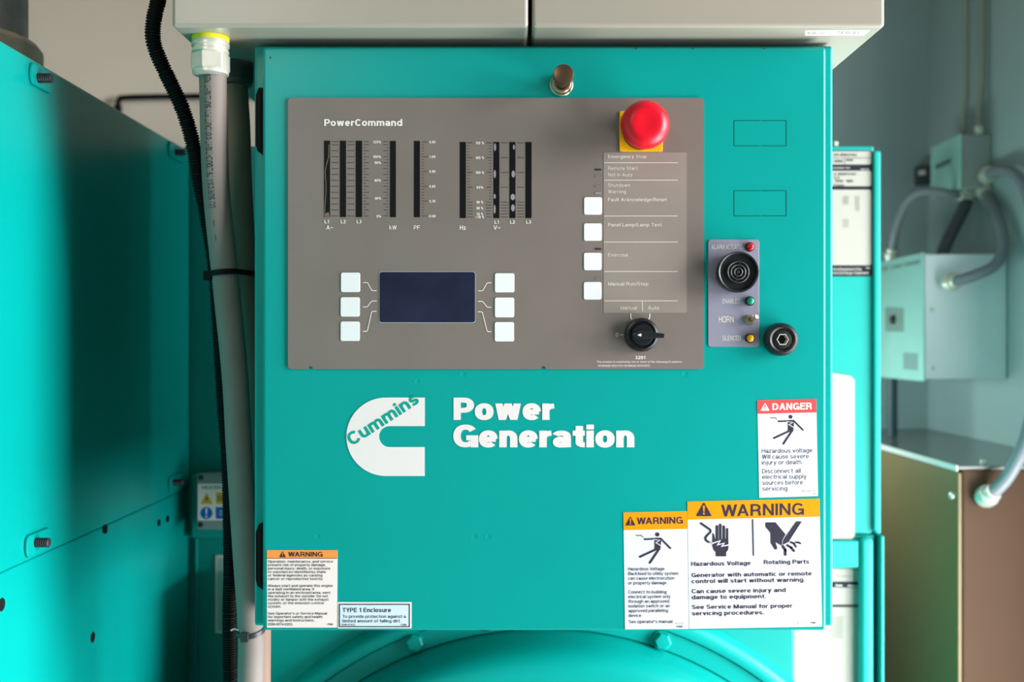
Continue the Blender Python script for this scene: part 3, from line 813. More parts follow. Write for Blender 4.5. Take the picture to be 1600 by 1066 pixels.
# danger sticker
lab = sticker([(1183.2, 625.6), (1275.4, 623.4), (1278.2, 775.4), (1186.4, 778)], SHEET, 'white danger sticker with red header and falling figure')
bm = B(); flat(bm, [(1183.2, 625.6), (1275.4, 623.4), (1275.8, 644.6), (1183.7, 646.8)], Y1); obj('header_band', bm, DANGERRED, lab, label='red band')
bm = B(); f = plane(Y2); alert(bm, 1195.4, 629.5, 14.4, 12.6, Y2); T('DANGER', 1206.8, 1268.7, 641, 10.6, 'heavy', -.019); obj('header_lettering', bm, PRINT, lab, label='white header word')
bm = B(); alert_mark(bm, 1195.4, 629.5, 14.4, 12.6, Y3); obj('alert_mark', bm, DANGERRED, lab)
bm = B(); f = plane(Y1)
for s_, x1, yy in (('Hazardous voltage.', 1271.2, 708.2), ('Will cause severe', 1263.8, 717.3), ('injury or death.', 1254, 726.3), ('Disconnect all', 1251, 739.8), ('electrical supply', 1260.2, 748.8), ('sources before', 1254.5, 758), ('servicing.', 1232.2, 767.2)):
    T(s_, 1190.4 + (yy - 708) * .018, x1, yy, 6.7, 'regular', -.014)
obj('lettering', bm, INK, lab)
bm = B(); T('98-5287-02', 1252.5, 1275, 769.3, 3.2, 'light'); T('TMI', 1268.5, 1275, 772.6, 1.7, 'medium'); obj('small_lettering', bm, INKGREY, lab, label='grey part number')
bm = B(); cut = B(); shock_figure(bm, cut, 1235.2, 651.5, 1.0, Y1); obj('pictogram', bm, INK, lab, label='dark figure falling from an electric shock'); obj('flash_mark', cut, SHEET, lab, label='white flash across the figure')
# backfeed sticker
lab = sticker([(974, 801), (1073.6, 799), (1076.3, 983.2), (976.6, 983.8)], SHEET, 'tall white warning sticker with orange header and falling figure')
bm = B(); flat(bm, [(974, 801), (1073.6, 799), (1074, 826.6), (974.4, 828.6)], Y1); obj('header_band', bm, ORANGE, lab, label='orange band')
bm = B(); f = plane(Y2); alert(bm, 985, 807, 16.2, 14.4, Y2); T('WARNING', 995.2, 1067, 819.6, 10.6, 'bold', -.017)
for s_, x1, yy in (('Hazardous Voltage.', 1039.8, 891.8), ('Backfeed to utility system', 1060, 899.1), ('can cause electrocution', 1054, 906.4), ('or property damage.', 1043, 913.7), ('Connect to building', 1041.5, 927.9), ('electrical system only', 1047.8, 935.2),
                   ('through an approved', 1045.6, 942.5), ('isolation switch or an', 1047, 949.7), ('approved paralleling', 1044, 957), ('device.', 1003.5, 964.5), ("See operator's manual.", 1052.2, 974.2)):
    T(s_, 981.5 + (yy - 891) * .012, x1, yy, 5.0, 'medium', -.006)
T('-TMI-', 1055.4, 1068, 980.8, 2.8, 'bold')
obj('lettering', bm, INK, lab)
bm = B(); alert_mark(bm, 985, 807, 16.2, 14.4, Y3); obj('alert_mark', bm, ORANGE, lab)
bm = B(); T('98-5750', 1054.8, 1069, 975.8, 2.9, 'light'); obj('small_lettering', bm, INKGREY, lab, label='grey part number')
bm = B(); cut = B(); shock_figure(bm, cut, 1027.3, 835.4, 1.05, Y2); obj('pictogram', bm, INK, lab, label='dark figure falling from an electric shock'); obj('flash_mark', cut, SHEET, lab, label='white flash across the figure')
# large sticker
lab = sticker([(1074, 784), (1280.4, 779.4), (1284.6, 979.4), (1077, 983)], SHEET, 'large white warning sticker with orange header and two hand symbols')
bm = B(); flat(bm, [(1074, 784), (1280.4, 779.4), (1281, 807.6), (1074.4, 812.2)], Y1); obj('header_band', bm, ORANGE, lab, label='orange band')
bm = B(); f = plane(Y2); alert(bm, 1099.8, 785, 25, 21.8, Y2); T('WARNING', 1127, 1256.2, 807.4, 18.4, (.092, .08, .14), -.022)
for s_, x0, x1, yy in (('Hazardous Voltage', 1080.4, 1173, 884.6), ('Rotating Parts', 1193.8, 1264.4, 882), ('Generator with automatic or remote', 1080.8, 1268.4, 902.3), ('control will start without warning.', 1080.8, 1258, 911.8), ('Can cause severe injury and', 1081, 1227.8, 927.5),
                       ('damage to equipment.', 1081, 1197.2, 936.8), ('See Service Manual for proper', 1081.3, 1238.5, 952.2), ('servicing procedures.', 1081.5, 1194, 962)):
    T(s_, x0, x1, yy, 6.5, 'bold', -.015)
T('-TMI-', 1265, 1275.6, 974.6, 2.7, 'bold')
obj('lettering', bm, INK, lab)
bm = B(); T('98-4732', 1244.6, 1260.5, 975, 3.2, 'light'); obj('small_lettering', bm, INKGREY, lab, label='grey part number')
bm = B(); alert_mark(bm, 1099.8, 785, 25, 21.8, Y3); obj('alert_mark', bm, ORANGE, lab)
q = lambda u, v: (1070 + u / 7.273, 780 + v / 7.273)
bm = B(); flat(bm, [q(765, 230), (q(779, 230)), q(788, 645), q(775, 645)], Y2); obj('divider', bm, INK, lab)
bm = B()
for x_, y0_, w_ in ((367, 297, 28), (404, 280, 28), (444, 300, 28), (482, 330, 26)): capsule(bm, *q(x_, y0_ + w_ / 2), *q(x_, 480), w_ / 7.273, Y2)
flat(bm, [q(*p) for p in ((316, 386), (332, 396), (345, 455), (352, 462), (495, 448), (498, 545), (492, 580), (470, 606), (471, 652), (354, 652), (354, 606), (328, 575), (316, 530))], Y2 - 2e-5)
for qd in _strip([q(*p) for p in spline_2d(((178, 272), (255, 325), (290, 352), (290, 378), (262, 405), (236, 440), (244, 470), (275, 492)))], False, 12 / 7.273, 12 / 7.273): flat(bm, qd, Y2)
for a_, b_ in (((275, 490), (296, 474)), ((275, 492), (300, 492)), ((274, 494), (292, 510))): line(bm, [q(*a_), q(*b_)], 3 / 7.273, Y2)
obj('pictogram', bm, INK, lab, label='dark open hand beside a live wire')
bm = B()
for qd in _strip([q(*p) for p in ((306, 506), (402, 474), (372, 522), (448, 502), (420, 538), (502, 522))], False, 8 / 7.273, 8 / 7.273): flat(bm, qd, Y3)
obj('flash_mark', bm, SHEET, lab, label='white flash across the hand')
bm = B()
flat(bm, [q(*p) for p in ((918, 266), (1032, 265), (1146, 402), (1110, 464), (1100, 530), (1040, 495), (1030, 492), (1052, 556), (1038, 577), (1022, 572), (978, 500), (976, 384), (918, 315))], Y2)
flat(bm, [q(*p) for p in ((1268, 255), (1330, 254), (1180, 488), (1112, 522), (1124, 460))], Y2)
for pr, w_ in ((((1116, 538), (1143, 580), (1142, 632)), 30), (((1166, 526), (1210, 552), (1240, 590)), 26), (((1204, 490), (1240, 505), (1264, 542)), 22), (((1262, 492), (1290, 494), (1314, 504)), 20)):
    for a_, b_ in zip(pr, pr[1:]): capsule(bm, *q(*a_), *q(*b_), w_ / 7.273, Y2)
obj('pictogram', bm, INK, lab, label='dark hand cut by a blade')

# ---------------------------------------------------------------- grey enclosures above the cabinet
ZU = .285 + EYE; YG = -.03
for x0, x1, lb in ((268, 825.5, 'light grey steel enclosure overhanging the control cabinet, the one with conduits entering it'), (831.5, 1383, 'light grey steel enclosure overhanging the control cabinet, the one with a paper strip underneath')):
    X0, X1 = xof(x0, YG), xof(x1, YG)
    t = thing('overhead_enclosure', ((X0 + X1) / 2, YG + .2, ZU), lb, 'electrical enclosure')
    bm = B(); box(bm, X0, X1, YG, YG + .36, ZU, ZU + .4); obj('enclosure_body', bm, GREYBOX, t, bevel=.0035, seg=4)
    for sx in ((X0 + .03), (X1 - .03)):
        bm = B(); lathe(bm, (sx, 0, ZU + .33), [(.006, YG), (.006, YG - .003), (.004, YG - .005), (0, YG - .005)], 24); obj('cover_screw', bm, STEEL, t, smooth=35)
    if x0 > 500:
        U = lambda px, py: at_height(px, py, .2849)
        bm = B(); bm.faces.new([bm.verts.new(U(*p)) for p in ((1258, 47.5), (1360, 47.5), (1350, 55.5), (1258, 55.5))]); st = obj('paper_strip', bm, SHEETGREY, t, label='white paper strip')
        bm = B(); U2 = lambda px, py: at_height(px, py, .28475)
        text(bm, 'MODEL 0300', 1262, 1290, 53.6, 4, U2, 'light', lift=(0, 0, -2e-5)); text(bm, 'SERIAL', 1308, 1345, 53.4, 4.2, U2, 'light', lift=(0, 0, -2e-5)); obj('lettering', bm, LABELINK, st)

# ---------------------------------------------------------------- conduits, loom and ties
def conduit(path, r, mat, label, name='electrical_conduit'):
    t = thing(name, path[-1], label, 'conduit')
    bm = B(); tube(bm, path, r, 48); obj('conduit_jacket', bm, mat, t, smooth=True)
    return t

c1 = spline([P(330, 58, .006), P(332.3, 105, .008), P(337, 280, .026), P(351.5, 430, .040), P(366.6, 580, .052), P(373.5, 700, .060), P(383.5, 860, .070), P(391.8, 985, .077), P(391, 1066, .08), P(390, 1180, .08), P(388, 1700, .08), P(388, 2600, .08)], .004)
R1 = .0127
t = conduit(c1, R1, CONDUIT, 'grey flexible conduit with printed lettering and a zinc fitting at its top')
a = P(329, 60, .003)
bm = B(); lathe(bm, a, [(.0172, ZU), (.0172, ZU - .0036)], 32, axis='z'); obj('sealing_ring', bm, YELLOWRING, t, smooth=35, label='yellow sealing ring')
bm = B(); lathe(bm, a, [(.0168, ZU - .0036), (.0174, ZU - .006), (.0174, ZU - .0085), (.0160, ZU - .0095), (.0160, ZU - .0115), (.0170, ZU - .0125), (.0170, ZU - .0145), (.0156, ZU - .0155)], 32, axis='z'); obj('fitting_body', bm, STEEL, t, smooth=35, label='threaded zinc fitting')
bm = B(); lathe(bm, a, [(.0164, ZU - .0150), (.0180, ZU - .0165), (.0180, ZU - .0300), (.0166, ZU - .0318)], 6, axis='z')
bmesh.ops.rotate(bm, verts=bm.verts, cent=a, matrix=Matrix.Rotation(math.radians(22), 3, 'Z')); obj('compression_nut', bm, STEEL, t, bevel=.0008, label='hexagonal zinc nut')
bm = B(); lathe(bm, a, [(.0166, ZU - .0316), (.0166, ZU - .0345), (.0138, ZU - .0352)], 32, axis='z'); obj('fitting_lip', bm, STEEL, t, smooth=35)
# printed line, reading upwards
cum = [0.0]
for p, q_ in zip(c1, c1[1:]): cum.append(cum[-1] + (q_ - p).length)
def on_conduit(u, v):
    s_ = s_low - u
    i = max(0, min(len(c1) - 2, next((k for k in range(len(cum) - 1) if cum[k + 1] > s_), len(c1) - 2)))
    p = c1[i].lerp(c1[i + 1], (s_ - cum[i]) / (cum[i + 1] - cum[i]))
    th = (v - .0010) / R1
    return Vector((p.x + (R1 + .0004) * math.sin(th), p.y - (R1 + .0004) * math.cos(th), p.z))
s_low = next(cum[k] for k in range(len(c1)) if c1[k].z < zof(322, .03)); s_hi = next(cum[k] for k in range(len(c1)) if c1[k].z < zof(104, .008))
bm = B(); text(bm, 'UM SUR/CSA 75 LIQUID-TIGHT CONDUIT FT1 SUNLIGHT RES STA', 0, s_low - s_hi, .0026, .0060, on_conduit, 'medium'); obj('lettering', bm, INK, t)
bm = B()
keep = s_low
s_low = next(cum[k] for k in range(len(c1)) if c1[k].z < zof(372, .03)); text(bm, '- -', 0, .02, .001, .004, on_conduit, 'medium')
obj('dash_lettering', bm, INK, t)

c2 = spline([P(366, 80, .088), P(367.5, 135, .088), P(371.5, 200, .088), P(375, 300, .088), P(383, 430, .088), P(400, 560, .09), P(404, 640, .095), P(405, 900, .12), P(404, 1150, .14), P(404, 1700, .14), P(404, 2500, .14)], .006)
t = conduit(c2, .0125, CONDUITDARK, 'darker grey conduit tucked between the printed conduit and the cabinet side')
a = P(367, 97, .088)
bm = B(); lathe(bm, a, [(.0185, ZU), (.0185, ZU - .019), (.0172, ZU - .0205), (.0172, ZU - .0225), (.0135, ZU - .0235)], 32, axis='z'); obj('fitting_body', bm, material('dark_fitting', (92, 84, 80), .4, metal=.4), t, smooth=35, label='dark round fitting')

lm = spline([P(254, -70, .03), P(249, -10, .03), P(240.5, 30, .03), P(239, 60, .031), P(246, 85, .034), P(259.5, 115, .038), P(285, 170, .044), P(301.5, 225, .05), P(312, 285, .056), P(325, 350, .062), P(337, 430, .068), P(344.5, 540, .078), P(350.5, 640, .084), P(357, 720, .088), P(359.5, 820, .092), P(360.2, 900, .095), P(358.6, 960, .098), P(359.6, 1066, .1), P(361, 1160, .1), P(358, 1500, .1), P(358, 1900, .1)], .0006)
bm = B(); tube(bm, lm, lambda i, d: .0068 + .0007 * (1 if (d / .0026) % 1 < .55 else -1), 14)
tag(obj('wire_loom', bm, LOOM, None, smooth=25), 'black corrugated cable loom running down beside the grey conduits', 'cable loom')

def tie(circles, z0, tiltx, tilty, h, label, head_at, mat):
    """strap around the circles (x, y, r) at height z0"""
    cx = sum(c_[0] for c_ in circles) / len(circles); cy = sum(c_[1] for c_ in circles) / len(circles)
    pts = []
    n = 72
    for k in range(n):
        a_ = 2 * math.pi * k / n; d_ = Vector((math.cos(a_), math.sin(a_), 0))
        best = max(circles, key=lambda c_: c_[0] * d_.x + c_[1] * d_.y + c_[2])
        pts.append(Vector((best[0], best[1], 0)) + d_ * best[2])
    pts2 = []
    for p, q_ in zip(pts, pts[1:] + pts[:1]): pts2 += [p, p.lerp(q_, .5)]
    bm = B(); rings = []
    for p in pts2:
        o_ = Vector((p.x - cx, p.y - cy, 0)); o_ = o_.normalized()
        z = z0 + tiltx * (p.x - cx) + tilty * (p.y - cy)
        rings.append([bm.verts.new((p.x + o_.x * e_, p.y + o_.y * e_, z + s_ * h / 2)) for e_, s_ in ((.0002, -1), (.0016, -1), (.0016, 1), (.0002, 1))])
    n = len(rings)
    for i in range(n):
        for k in range(4): bm.faces.new((rings[i][k], rings[i][(k + 1) % 4], rings[(i + 1) % n][(k + 1) % 4], rings[(i + 1) % n][k]))
    bmesh.ops.recalc_face_normals(bm, faces=bm.faces[:])
    t = thing('cable_tie', (cx, cy, z0), label, 'cable tie')
    obj('strap', bm, mat, t)
    bm = B(); hx, hy, hz = head_at; box(bm, hx - .0045, hx + .0035, hy - .004, hy + .002, hz - .0045, hz + .0045); obj('tie_head', bm, mat, t, bevel=.0006)
    return t
def at_z(path, z): return min(path, key=lambda p: abs(p.z - z))
z = zof(427, .05); p1, p2 = at_z(c1, z), at_z(c2, z)
tie([(p1.x, p1.y, R1), (p2.x, p2.y, .0125)], z, .10, 0, .0052, 'black cable tie strapping the two grey conduits together halfway up', (P(323.5, 430, .03).x, .036, P(0, 430, .03).z), MATTEBLACK)
z = zof(990, .065); p1 = at_z(c1, z)
t = tie([(p1.x, p1.y, R1)], z, .05, .25, .0046, 'dark grey cable tie around the printed conduit just below the cabinet corner', (P(384, 995, .065).x, .0645, P(0, 995, .065).z), DARKGREY)
bm = B(); tube(bm, spline([P(372, 985, .066), P(366, 983, .068), P(360.5, 985.5, .066)], .002), .0009, 8); obj('tie_tail', bm, FADED, t, label='cut pale tail end')

# ---------------------------------------------------------------- teal enclosure on the left side
XL = -.4626
ZT = EYE + .2724; ZS = EYE - .2105
t = thing('side_enclosure', (XL - .25, .05, 0), 'tall teal steel enclosure along the left edge with slotted bolt tabs', 'machine enclosure')
bm = B(); box(bm, XL - .5, XL, -.42, .494, ZS, ZT); obj('upper_panel', bm, TEAL, t, bevel=.003, seg=3)
bm = B(); box(bm, XL - .5, XL - .0015, -.42, .494, .02, ZS - .0003); obj('lower_panel', bm, TEAL, t, bevel=.002)
def side(px, py, off=0.0):
    """the point of the enclosure's side seen at (px, py)"""
    d = (XL + off) * F / (px - 800); return Vector((XL + off, d - D, (533 - py) * d / F + EYE))
def tab(px0, px1, cy, hh, mirror, bolt_px, big=True):
    a_ = side(px0, cy); b_ = side(px1, cy); y0, y1, zc = a_.y, b_.y, (side((px0 + px1) / 2, cy)).z
    r = hh; pts = []
    for k in range(9): th = math.radians(90 + 180 * k / 8); pts.append((y0 + r * .55 + r * .55 * math.cos(th), zc + r * math.sin(th)))
    pts += [(y1 - .004, zc - r), (y1, zc - r + .004), (y1, zc + r - .004), (y1 - .004, zc + r)]
    bm = B(); f0 = [bm.verts.new((XL, *p)) for p in pts]; f1 = [bm.verts.new((XL + .0032, *p)) for p in pts]
    bm.faces.new(f1); n = len(pts)
    for k in range(n): bm.faces.new((f0[k], f0[(k + 1) % n], f1[(k + 1) % n], f1[k]))
    bm.faces.new(f0[::-1]); bmesh.ops.recalc_face_normals(bm, faces=bm.faces[:])
    tb = obj('bolt_tab', bm, TEAL, t, bevel=.0012)
    s_ = side(bolt_px, cy); bm = B()
    n_ = 13; prof = []
    for k in range(n_): prof.append((.0041 if k % 2 else .0048, XL + .003 + .0125 * k / (n_ - 1)))
    prof.append((.003, XL + .0165)); lathe(bm, (0, s_.y, s_.z - .0), prof, 20, axis='x'); obj('bolt', bm, DARKGREY, tb, smooth=25, label='black threaded bolt end')
tab(44, 77, 122, .0105, False, 55); tab(37, 75, 848, .0105, False, 51); tab(262, 285, 238, .011, False, 271); tab(262, 282, 754, .011, False, 268)
for px, py, r_ in ((5, 945, .0058), (147, 996, .0056), (165, 827, .0052), (249, 817, .0042), (262.5, 811, .0042)):
    s_ = side(px, py); xx = XL if py < 880 else XL - .0015
    bm = B(); lathe(bm, (0, s_.y, s_.z), [(r_, xx - .001), (r_ * 1.05, xx + .0003), (r_ * .9, xx + .0004), (0, xx + .0002)], 20, axis='x'); obj('bolt_hole', bm, MATTEBLACK, t, label='dark round hole')

# exhaust behind the side enclosure
bm = B(); cx, cy = -.668, .25
t = thing('exhaust_pipe', (cx, cy, ZT), 'grey wrapped upright pipe behind the top of the side enclosure', 'pipe')
lathe(bm, (cx, cy, 0), [(.084, ZT + .05), (.084, EYE + 1.09)], 40, axis='z'); obj('pipe_wrap', bm, PIPEGREY, t, smooth=35)
bm = B(); lathe(bm, (cx, cy, 0), [(.101, ZT), (.101, ZT + .078), (.096, ZT + .085), (.084, ZT + .088)], 40, axis='z'); obj('collar', bm, COLLAR, t, smooth=35, label='rough beige collar')
# thin black pipe on the back wall
bm = B(); yy = YB - .02
tube(bm, spline([P(184, 260, yy), P(184, 172, yy), P(187, 156, yy), P(200, 152, yy), P(320, 150, yy), P(420, 149.5, yy)], .01), .0058, 14)
rod = tag(obj('black_pipe', bm, MATTEBLACK, None, smooth=True), 'thin black pipe bending across the beige back wall', 'pipe')
bm = B(); lathe(bm, P(184, 0, yy), [(.0085, zof(176, yy)), (.0085, zof(164, yy))], 16, axis='z'); obj('pipe_elbow', bm, MATTEBLACK, rod, smooth=35)

# ---------------------------------------------------------------- teal housing behind the cabinet
YH = .5
t = thing('rear_housing', (.03, .65, EYE - .28), 'wide teal steel housing behind the control cabinet, edges showing on both sides', 'generator housing')
bm = B(); prism(bm, [(286, 228), (1366, 228), (1366, 829), (1360, 835), (286, 835)], YH, YH + .3); obj('housing_front', bm, BACKTEAL, t, bevel=.003)
bm = B(); prism(bm, [(1365, 235), (1377, 235), (1377, 835), (1370, 835), (1365, 829)], YH - .006, YH + .3); obj('corner_flange', bm, BACKTEAL, t, bevel=.0035, seg=3)
bm = B(); prism(bm, rect(1304, 221, 1310, 228), YH + .02, YH + .04); obj('lifting_lug', bm, STEEL, t)
L1, L2, L3 = YH - .0006, YH - .0009, YH - .0012
bm = B(); prism(bm, rrect(1150, 235, 1363, 432, 4), L1, YH); lab = obj('rating_label', bm, NAVY, t, label='large rating label with dark bands')
for y0, y1 in ((236.5, 257), (267, 291), (296.5, 414.5)):
    bm = B(); flat(bm, rrect(1152, y0, 1361.3, y1, 3), L2); obj('label_field', bm, LABELWHITE, lab, label='white label field')
bm = B(); f = plane(L3)
line(bm, [(1152, 247), (1361, 247)], .8, L3); line(bm, [(1320, 247), (1320, 257)], .8, L3)
for s_, x0, x1, yy in (('00-8903192', 1303, 1339, 244), ('2500000', 1303, 1317, 254), ('Model', 1323, 1333, 252), ('A 2000071347', 1303, 1338, 274), ('12 V', 1303, 1312, 280), ('RPM   1800', 1306, 1333, 285), ('Frame', 1303, 1319, 291.5)): T(s_, x0, x1, yy, 4.0, 'bold')
for k in range(7): T('000', 1317, 1326, 309 + 3.4 * k if k < 4 else 327 + 4.6 * k, 2.4, 'light'); T('00', 1336, 1343, 309 + 3.4 * k, 2.2, 'light')
obj('lettering', bm, LABELINK, lab)
bm = B()
T('Critical Equipment Only', 1296, 1346, 422.6, 4.2, 'regular'); T('General Discharge Statement', 1292, 1357, 428.6, 4.2, 'regular'); T('-TMI-', 1352, 1360, 420, 2.4, 'bold'); T('Generator Set', 1300, 1328, 263.5, 2.6, 'medium'); T('Made in USA', 1345, 1358, 265.6, 2.2, 'bold')
obj('band_lettering', bm, FADED, lab, label='white words on the dark bands')
bm = B(); prism(bm, [(1220, 570), (1303, 583), (1329, 587.5), (1335.5, 594), (1335.5, 838), (1331, 842.5), (1220, 842.5)], YH - .0015, YH); obj('blank_label', bm, LABELWHITE, t, label='blank white sheet')
# heater box side of it, left
bm = B(); prism(bm, rrect(299, 742, 418, 841, 5), YH - .03, YH); obj('heater_bracket', bm, BACKTEAL, t, bevel=.002)
YX = YH - .07
t = thing('heater_box', P(360, 828, YX + .02), 'grey heater terminal box with yellow and blue warning symbols, half hidden by the loom', 'terminal box')
bm = B(); prism(bm, rrect(310, 742, 412, 827, 4), YX + .008, YH - .0305); obj('box_body', bm, HEATGREY, t, bevel=.002)
bm = B(); prism(bm, rrect(307.5, 740, 414, 827.5, 4), YX, YX + .0078); obj('box_lid', bm, HEATGREY, t, bevel=.001)
for cx, cy in ((314, 746.5), (313.5, 820), (408, 746.5), (408, 820)):
    bm = B(); c = P(cx, cy, YX); lathe(bm, c, [(.0036, YX), (.0036, YX - .0012), (.0030, YX - .0016), (.0014, YX - .0016), (.0012, YX - .0004), (0, YX - .0004)], 20); obj('lid_screw', bm, DARKGREY, t, smooth=35, label='dark lid screw')
bm = B(); prism(bm, rrect(309, 756, 400, 813.5, 1.5), YX - .0004, YX); lab = obj('warning_plate', bm, SHEETGREY, t, label='white warning plate')
y = YX - .0006; f = plane(y)
bm = B(); T('HEATER T', 316, 352, 764.5, 5, 'medium'); obj('lettering', bm, INK, lab)
bm = B(); flat(bm, [(323, 769.5), (333, 788), (313, 788)], y); flat(bm, rrect(337.5, 769.5, 372, 788, 1.5), y); obj('yellow_symbol', bm, SIGNYELLOW, lab, label='yellow triangle and yellow tile')
bm = B(); flat(bm, disc(322.5, 802, 9.6), y); flat(bm, rrect(337, 792.5, 372, 811, 1.5), y); obj('blue_symbol', bm, SIGNBLUE, lab, label='blue disc and blue tile')
y -= .0002; f = plane(y)
bm = B(); T('DA', 340.5, 353, 782.5, 7.5, 'bold'); flat(bm, [(323.5, 774), (320.5, 780.5), (323, 780), (321, 786), (325.8, 778.6), (323.2, 779)], y); obj('symbol_lettering', bm, INK, lab)
bm = B(); capsule(bm, 322.5, 796, 322.5, 803, 3.4, y, 2.2); flat(bm, disc(322.5, 807.6, 1.7, 14), y); T('ISOL', 343, 354, 800.5, 3, 'medium'); T('SUPPL', 342, 357, 805.5, 3, 'medium'); obj('mandatory_mark', bm, PRINT, lab)

# lower housing with its label
YW = .505
t = thing('lower_housing', (.05, .7, 0), 'teal lower generator housing with a large white data label beside the alternator', 'generator housing')
bm = B(); prism(bm, rect(287, 836, 1366, 2050), YW, YW + .3); obj('housing_front', bm, BACKTEAL, t, bevel=.002)
bm = B(); prism(bm, rect(1376, 838, 1382, 2050), YW - .012, YW + .3); obj('corner_flange', bm, BACKTEAL, t, bevel=.002)
bm = B(); pp = [P(1344, 900, YW), P(1344, 2050, YW)]
prism(bm, rect(1344.5, 841, 1366, 2050), YW - .016, YW); obj('corner_channel', bm, BACKTEAL, t, bevel=.007, seg=4)
bm = B(); prism(bm, rrect(1225, 845, 1342.5, 888, 3), YW - .012, YW); obj('latch_plate', bm, BACKTEAL, t, bevel=.003)
bm = B(); prism(bm, rrect(1241, 889, 1343, 1180, 2), YW - .001, YW); lab = obj('data_label', bm, LABELWHITE, t, label='large white data label with dark bands')
bm = B(); flat(bm, rect(1241, 909, 1343, 918.5), YW - .0013); flat(bm, rect(1241, 945, 1343, 949), YW - .0013); obj('dark_band', bm, NAVY, lab)
bm = B(); f = plane(YW - .0015)
for k in range(9): T('000000', 1298, 1317, 966 + 4 * k, 2.6, 'thin')
for k in range(3): T('0000', 1247, 1260, 992 + 4 * k, 2.4, 'thin')
T('Generator', 1305, 1330, 902, 2.6, 'thin')
obj('lettering', bm, LABELINK, lab)
bm = B(); f = plane(YW - .0016); T('Data', 1306, 1316, 916.5, 3, 'bold'); T('Kilowatt', 1325, 1340, 917, 3, 'bold'); obj('band_lettering', bm, PRINT, lab)
bm = B(); prism(bm, rrect(336.5, 868, 392, 990, 2), YW - .003, YW); fr = obj('label_frame', bm, SHEETGREY, t, label='pale rectangular label frame')
bm = B(); prism(bm, rrect(340, 872, 389, 986, 1), YW - .0034, YW - .003); obj('label_field', bm, material('dull_green_sheet', (170, 196, 184), .5), fr)
bm = B(); prism(bm, rect(303, 842, 308.5, 2050), YW - .006, YW); obj('corner_strip', bm, BACKTEAL, t, bevel=.002)

# ---------------------------------------------------------------- alternator end below the cabinet
YA = .30; ac = P(850, 1530, YA); sA = (D + YA) / F
t = thing('alternator', (ac.x, YA, 0), 'round teal alternator end cover with bolted flange directly below the control cabinet', 'alternator')
bm = B(); prism(bm, rect(372, 940, 1240, 1960), YA + .02, .503); obj('mounting_plate', bm, BACKTEAL, t, bevel=.002)
bm = B(); lathe(bm, ac, [(606 * sA, YA + .02), (602 * sA, YA + .004), (597 * sA, YA - .002), (590 * sA, YA - .0045), (582 * sA, YA - .005), (578 * sA, YA - .004), (576 * sA, YA + .003), (575 * sA, YA + .02)], 128, close=False); obj('outer_ring', bm, TEAL, t, smooth=50)
bm = B(); lathe(bm, ac, [(575.5 * sA, YA + .02), (575.5 * sA, YA), (548 * sA, YA), (548 * sA, YA + .015)], 128, close=False); obj('flange', bm, TEAL, t, smooth=40)
bm = B(); lathe(bm, ac, [(547 * sA, YA + .01), (545.5 * sA, YA - .006), (544 * sA, YA - .03), (541 * sA, YA - .046), (536 * sA, YA - .058), (528 * sA, YA - .066), (518 * sA, YA - .070), (506 * sA, YA - .0715), (0, YA - .074)], 128); obj('end_bell', bm, TEAL, t, smooth=40)
for px, py in ((649, 1002), (1034, 1000)):
    c = P(px, py, YA); rot_ = Matrix.Rotation(math.radians(12), 3, 'Y')
    bm = B(); lathe(bm, c, [(.0125, YA), (.0125, YA - .0022)], 28); bo = obj('flange_washer', bm, TEAL, t, smooth=35)
    bm = B(); lathe(bm, c, [(.0108, YA - .002), (.0108, YA - .0095), (.0094, YA - .0112), (0, YA - .0114)], 6); bmesh.ops.rotate(bm, verts=bm.verts, cent=c, matrix=rot_)
    obj('hex_bolt', bm, TEAL, bo, bevel=.0006, label='painted hexagonal bolt head')
# ---------------------------------------------------------------- right wall: boxes and conduits
t = thing('disconnect_box', (.87, 1.08, EYE - .07), 'white steel disconnect box on the right wall with a conduit plugged into its face', 'electrical box')
zt, zb = zof(397, .975), zof(593, .975)
bm = B(); box(bm, .791, .949, .975, 1.235, zb, zt); obj('box_body', bm, WALLBOX, t, bevel=.003)
bm = B(); box(bm, .786, .7905, .970, 1.24, zb - .004, zt + .003); obj('box_door', bm, WALLBOXDOOR, t, bevel=.0015)
def on_door(px, py, x=.7857):
    d = x * F / (px - 800); return Vector((x, d - D, (533 - py) * d / F + EYE))
bm = B(); bm.faces.new([bm.verts.new(on_door(*p)) for p in ((1383, 480), (1412, 481), (1412, 519), (1383, 518))]); lk = obj('lock_plate', bm, material('dull_lock_plate', (128, 152, 142), .4), t)
lp = on_door(1397, 500)
bm = B(); lathe(bm, (0, lp.y, lp.z), [(.009, .7857), (.009, .780), (.006, .778), (0, .778)], 20, axis='x'); obj('lock_knob', bm, DARKGREY, lk, smooth=35)
bm = B(); bm.faces.new([bm.verts.new(on_door(*p)) for p in ((1411, 551), (1434, 552), (1434, 579), (1411, 577))]); obj('rating_sticker', bm, material('dull_sticker', (128, 156, 154), .5), t)
bm = B(); text(bm, 'SQ  LOAD CENTER', 1378, 1437, 424, 6, lambda a_, b_: on_door(a_, b_, .7855), 'medium', slope=-.2, lift=(-2e-5, 0, 0)); obj('lettering', bm, material('dim_ink', (70, 92, 88), .6), t)
for px, py in ((1456, 484), (1458, 575)):
    bm = B(); c = P(px, py, .975); lathe(bm, c, [(.004, .975), (.004, .973), (.002, .9715), (0, .9715)], 14); obj('screw', bm, STEEL, t, smooth=35)

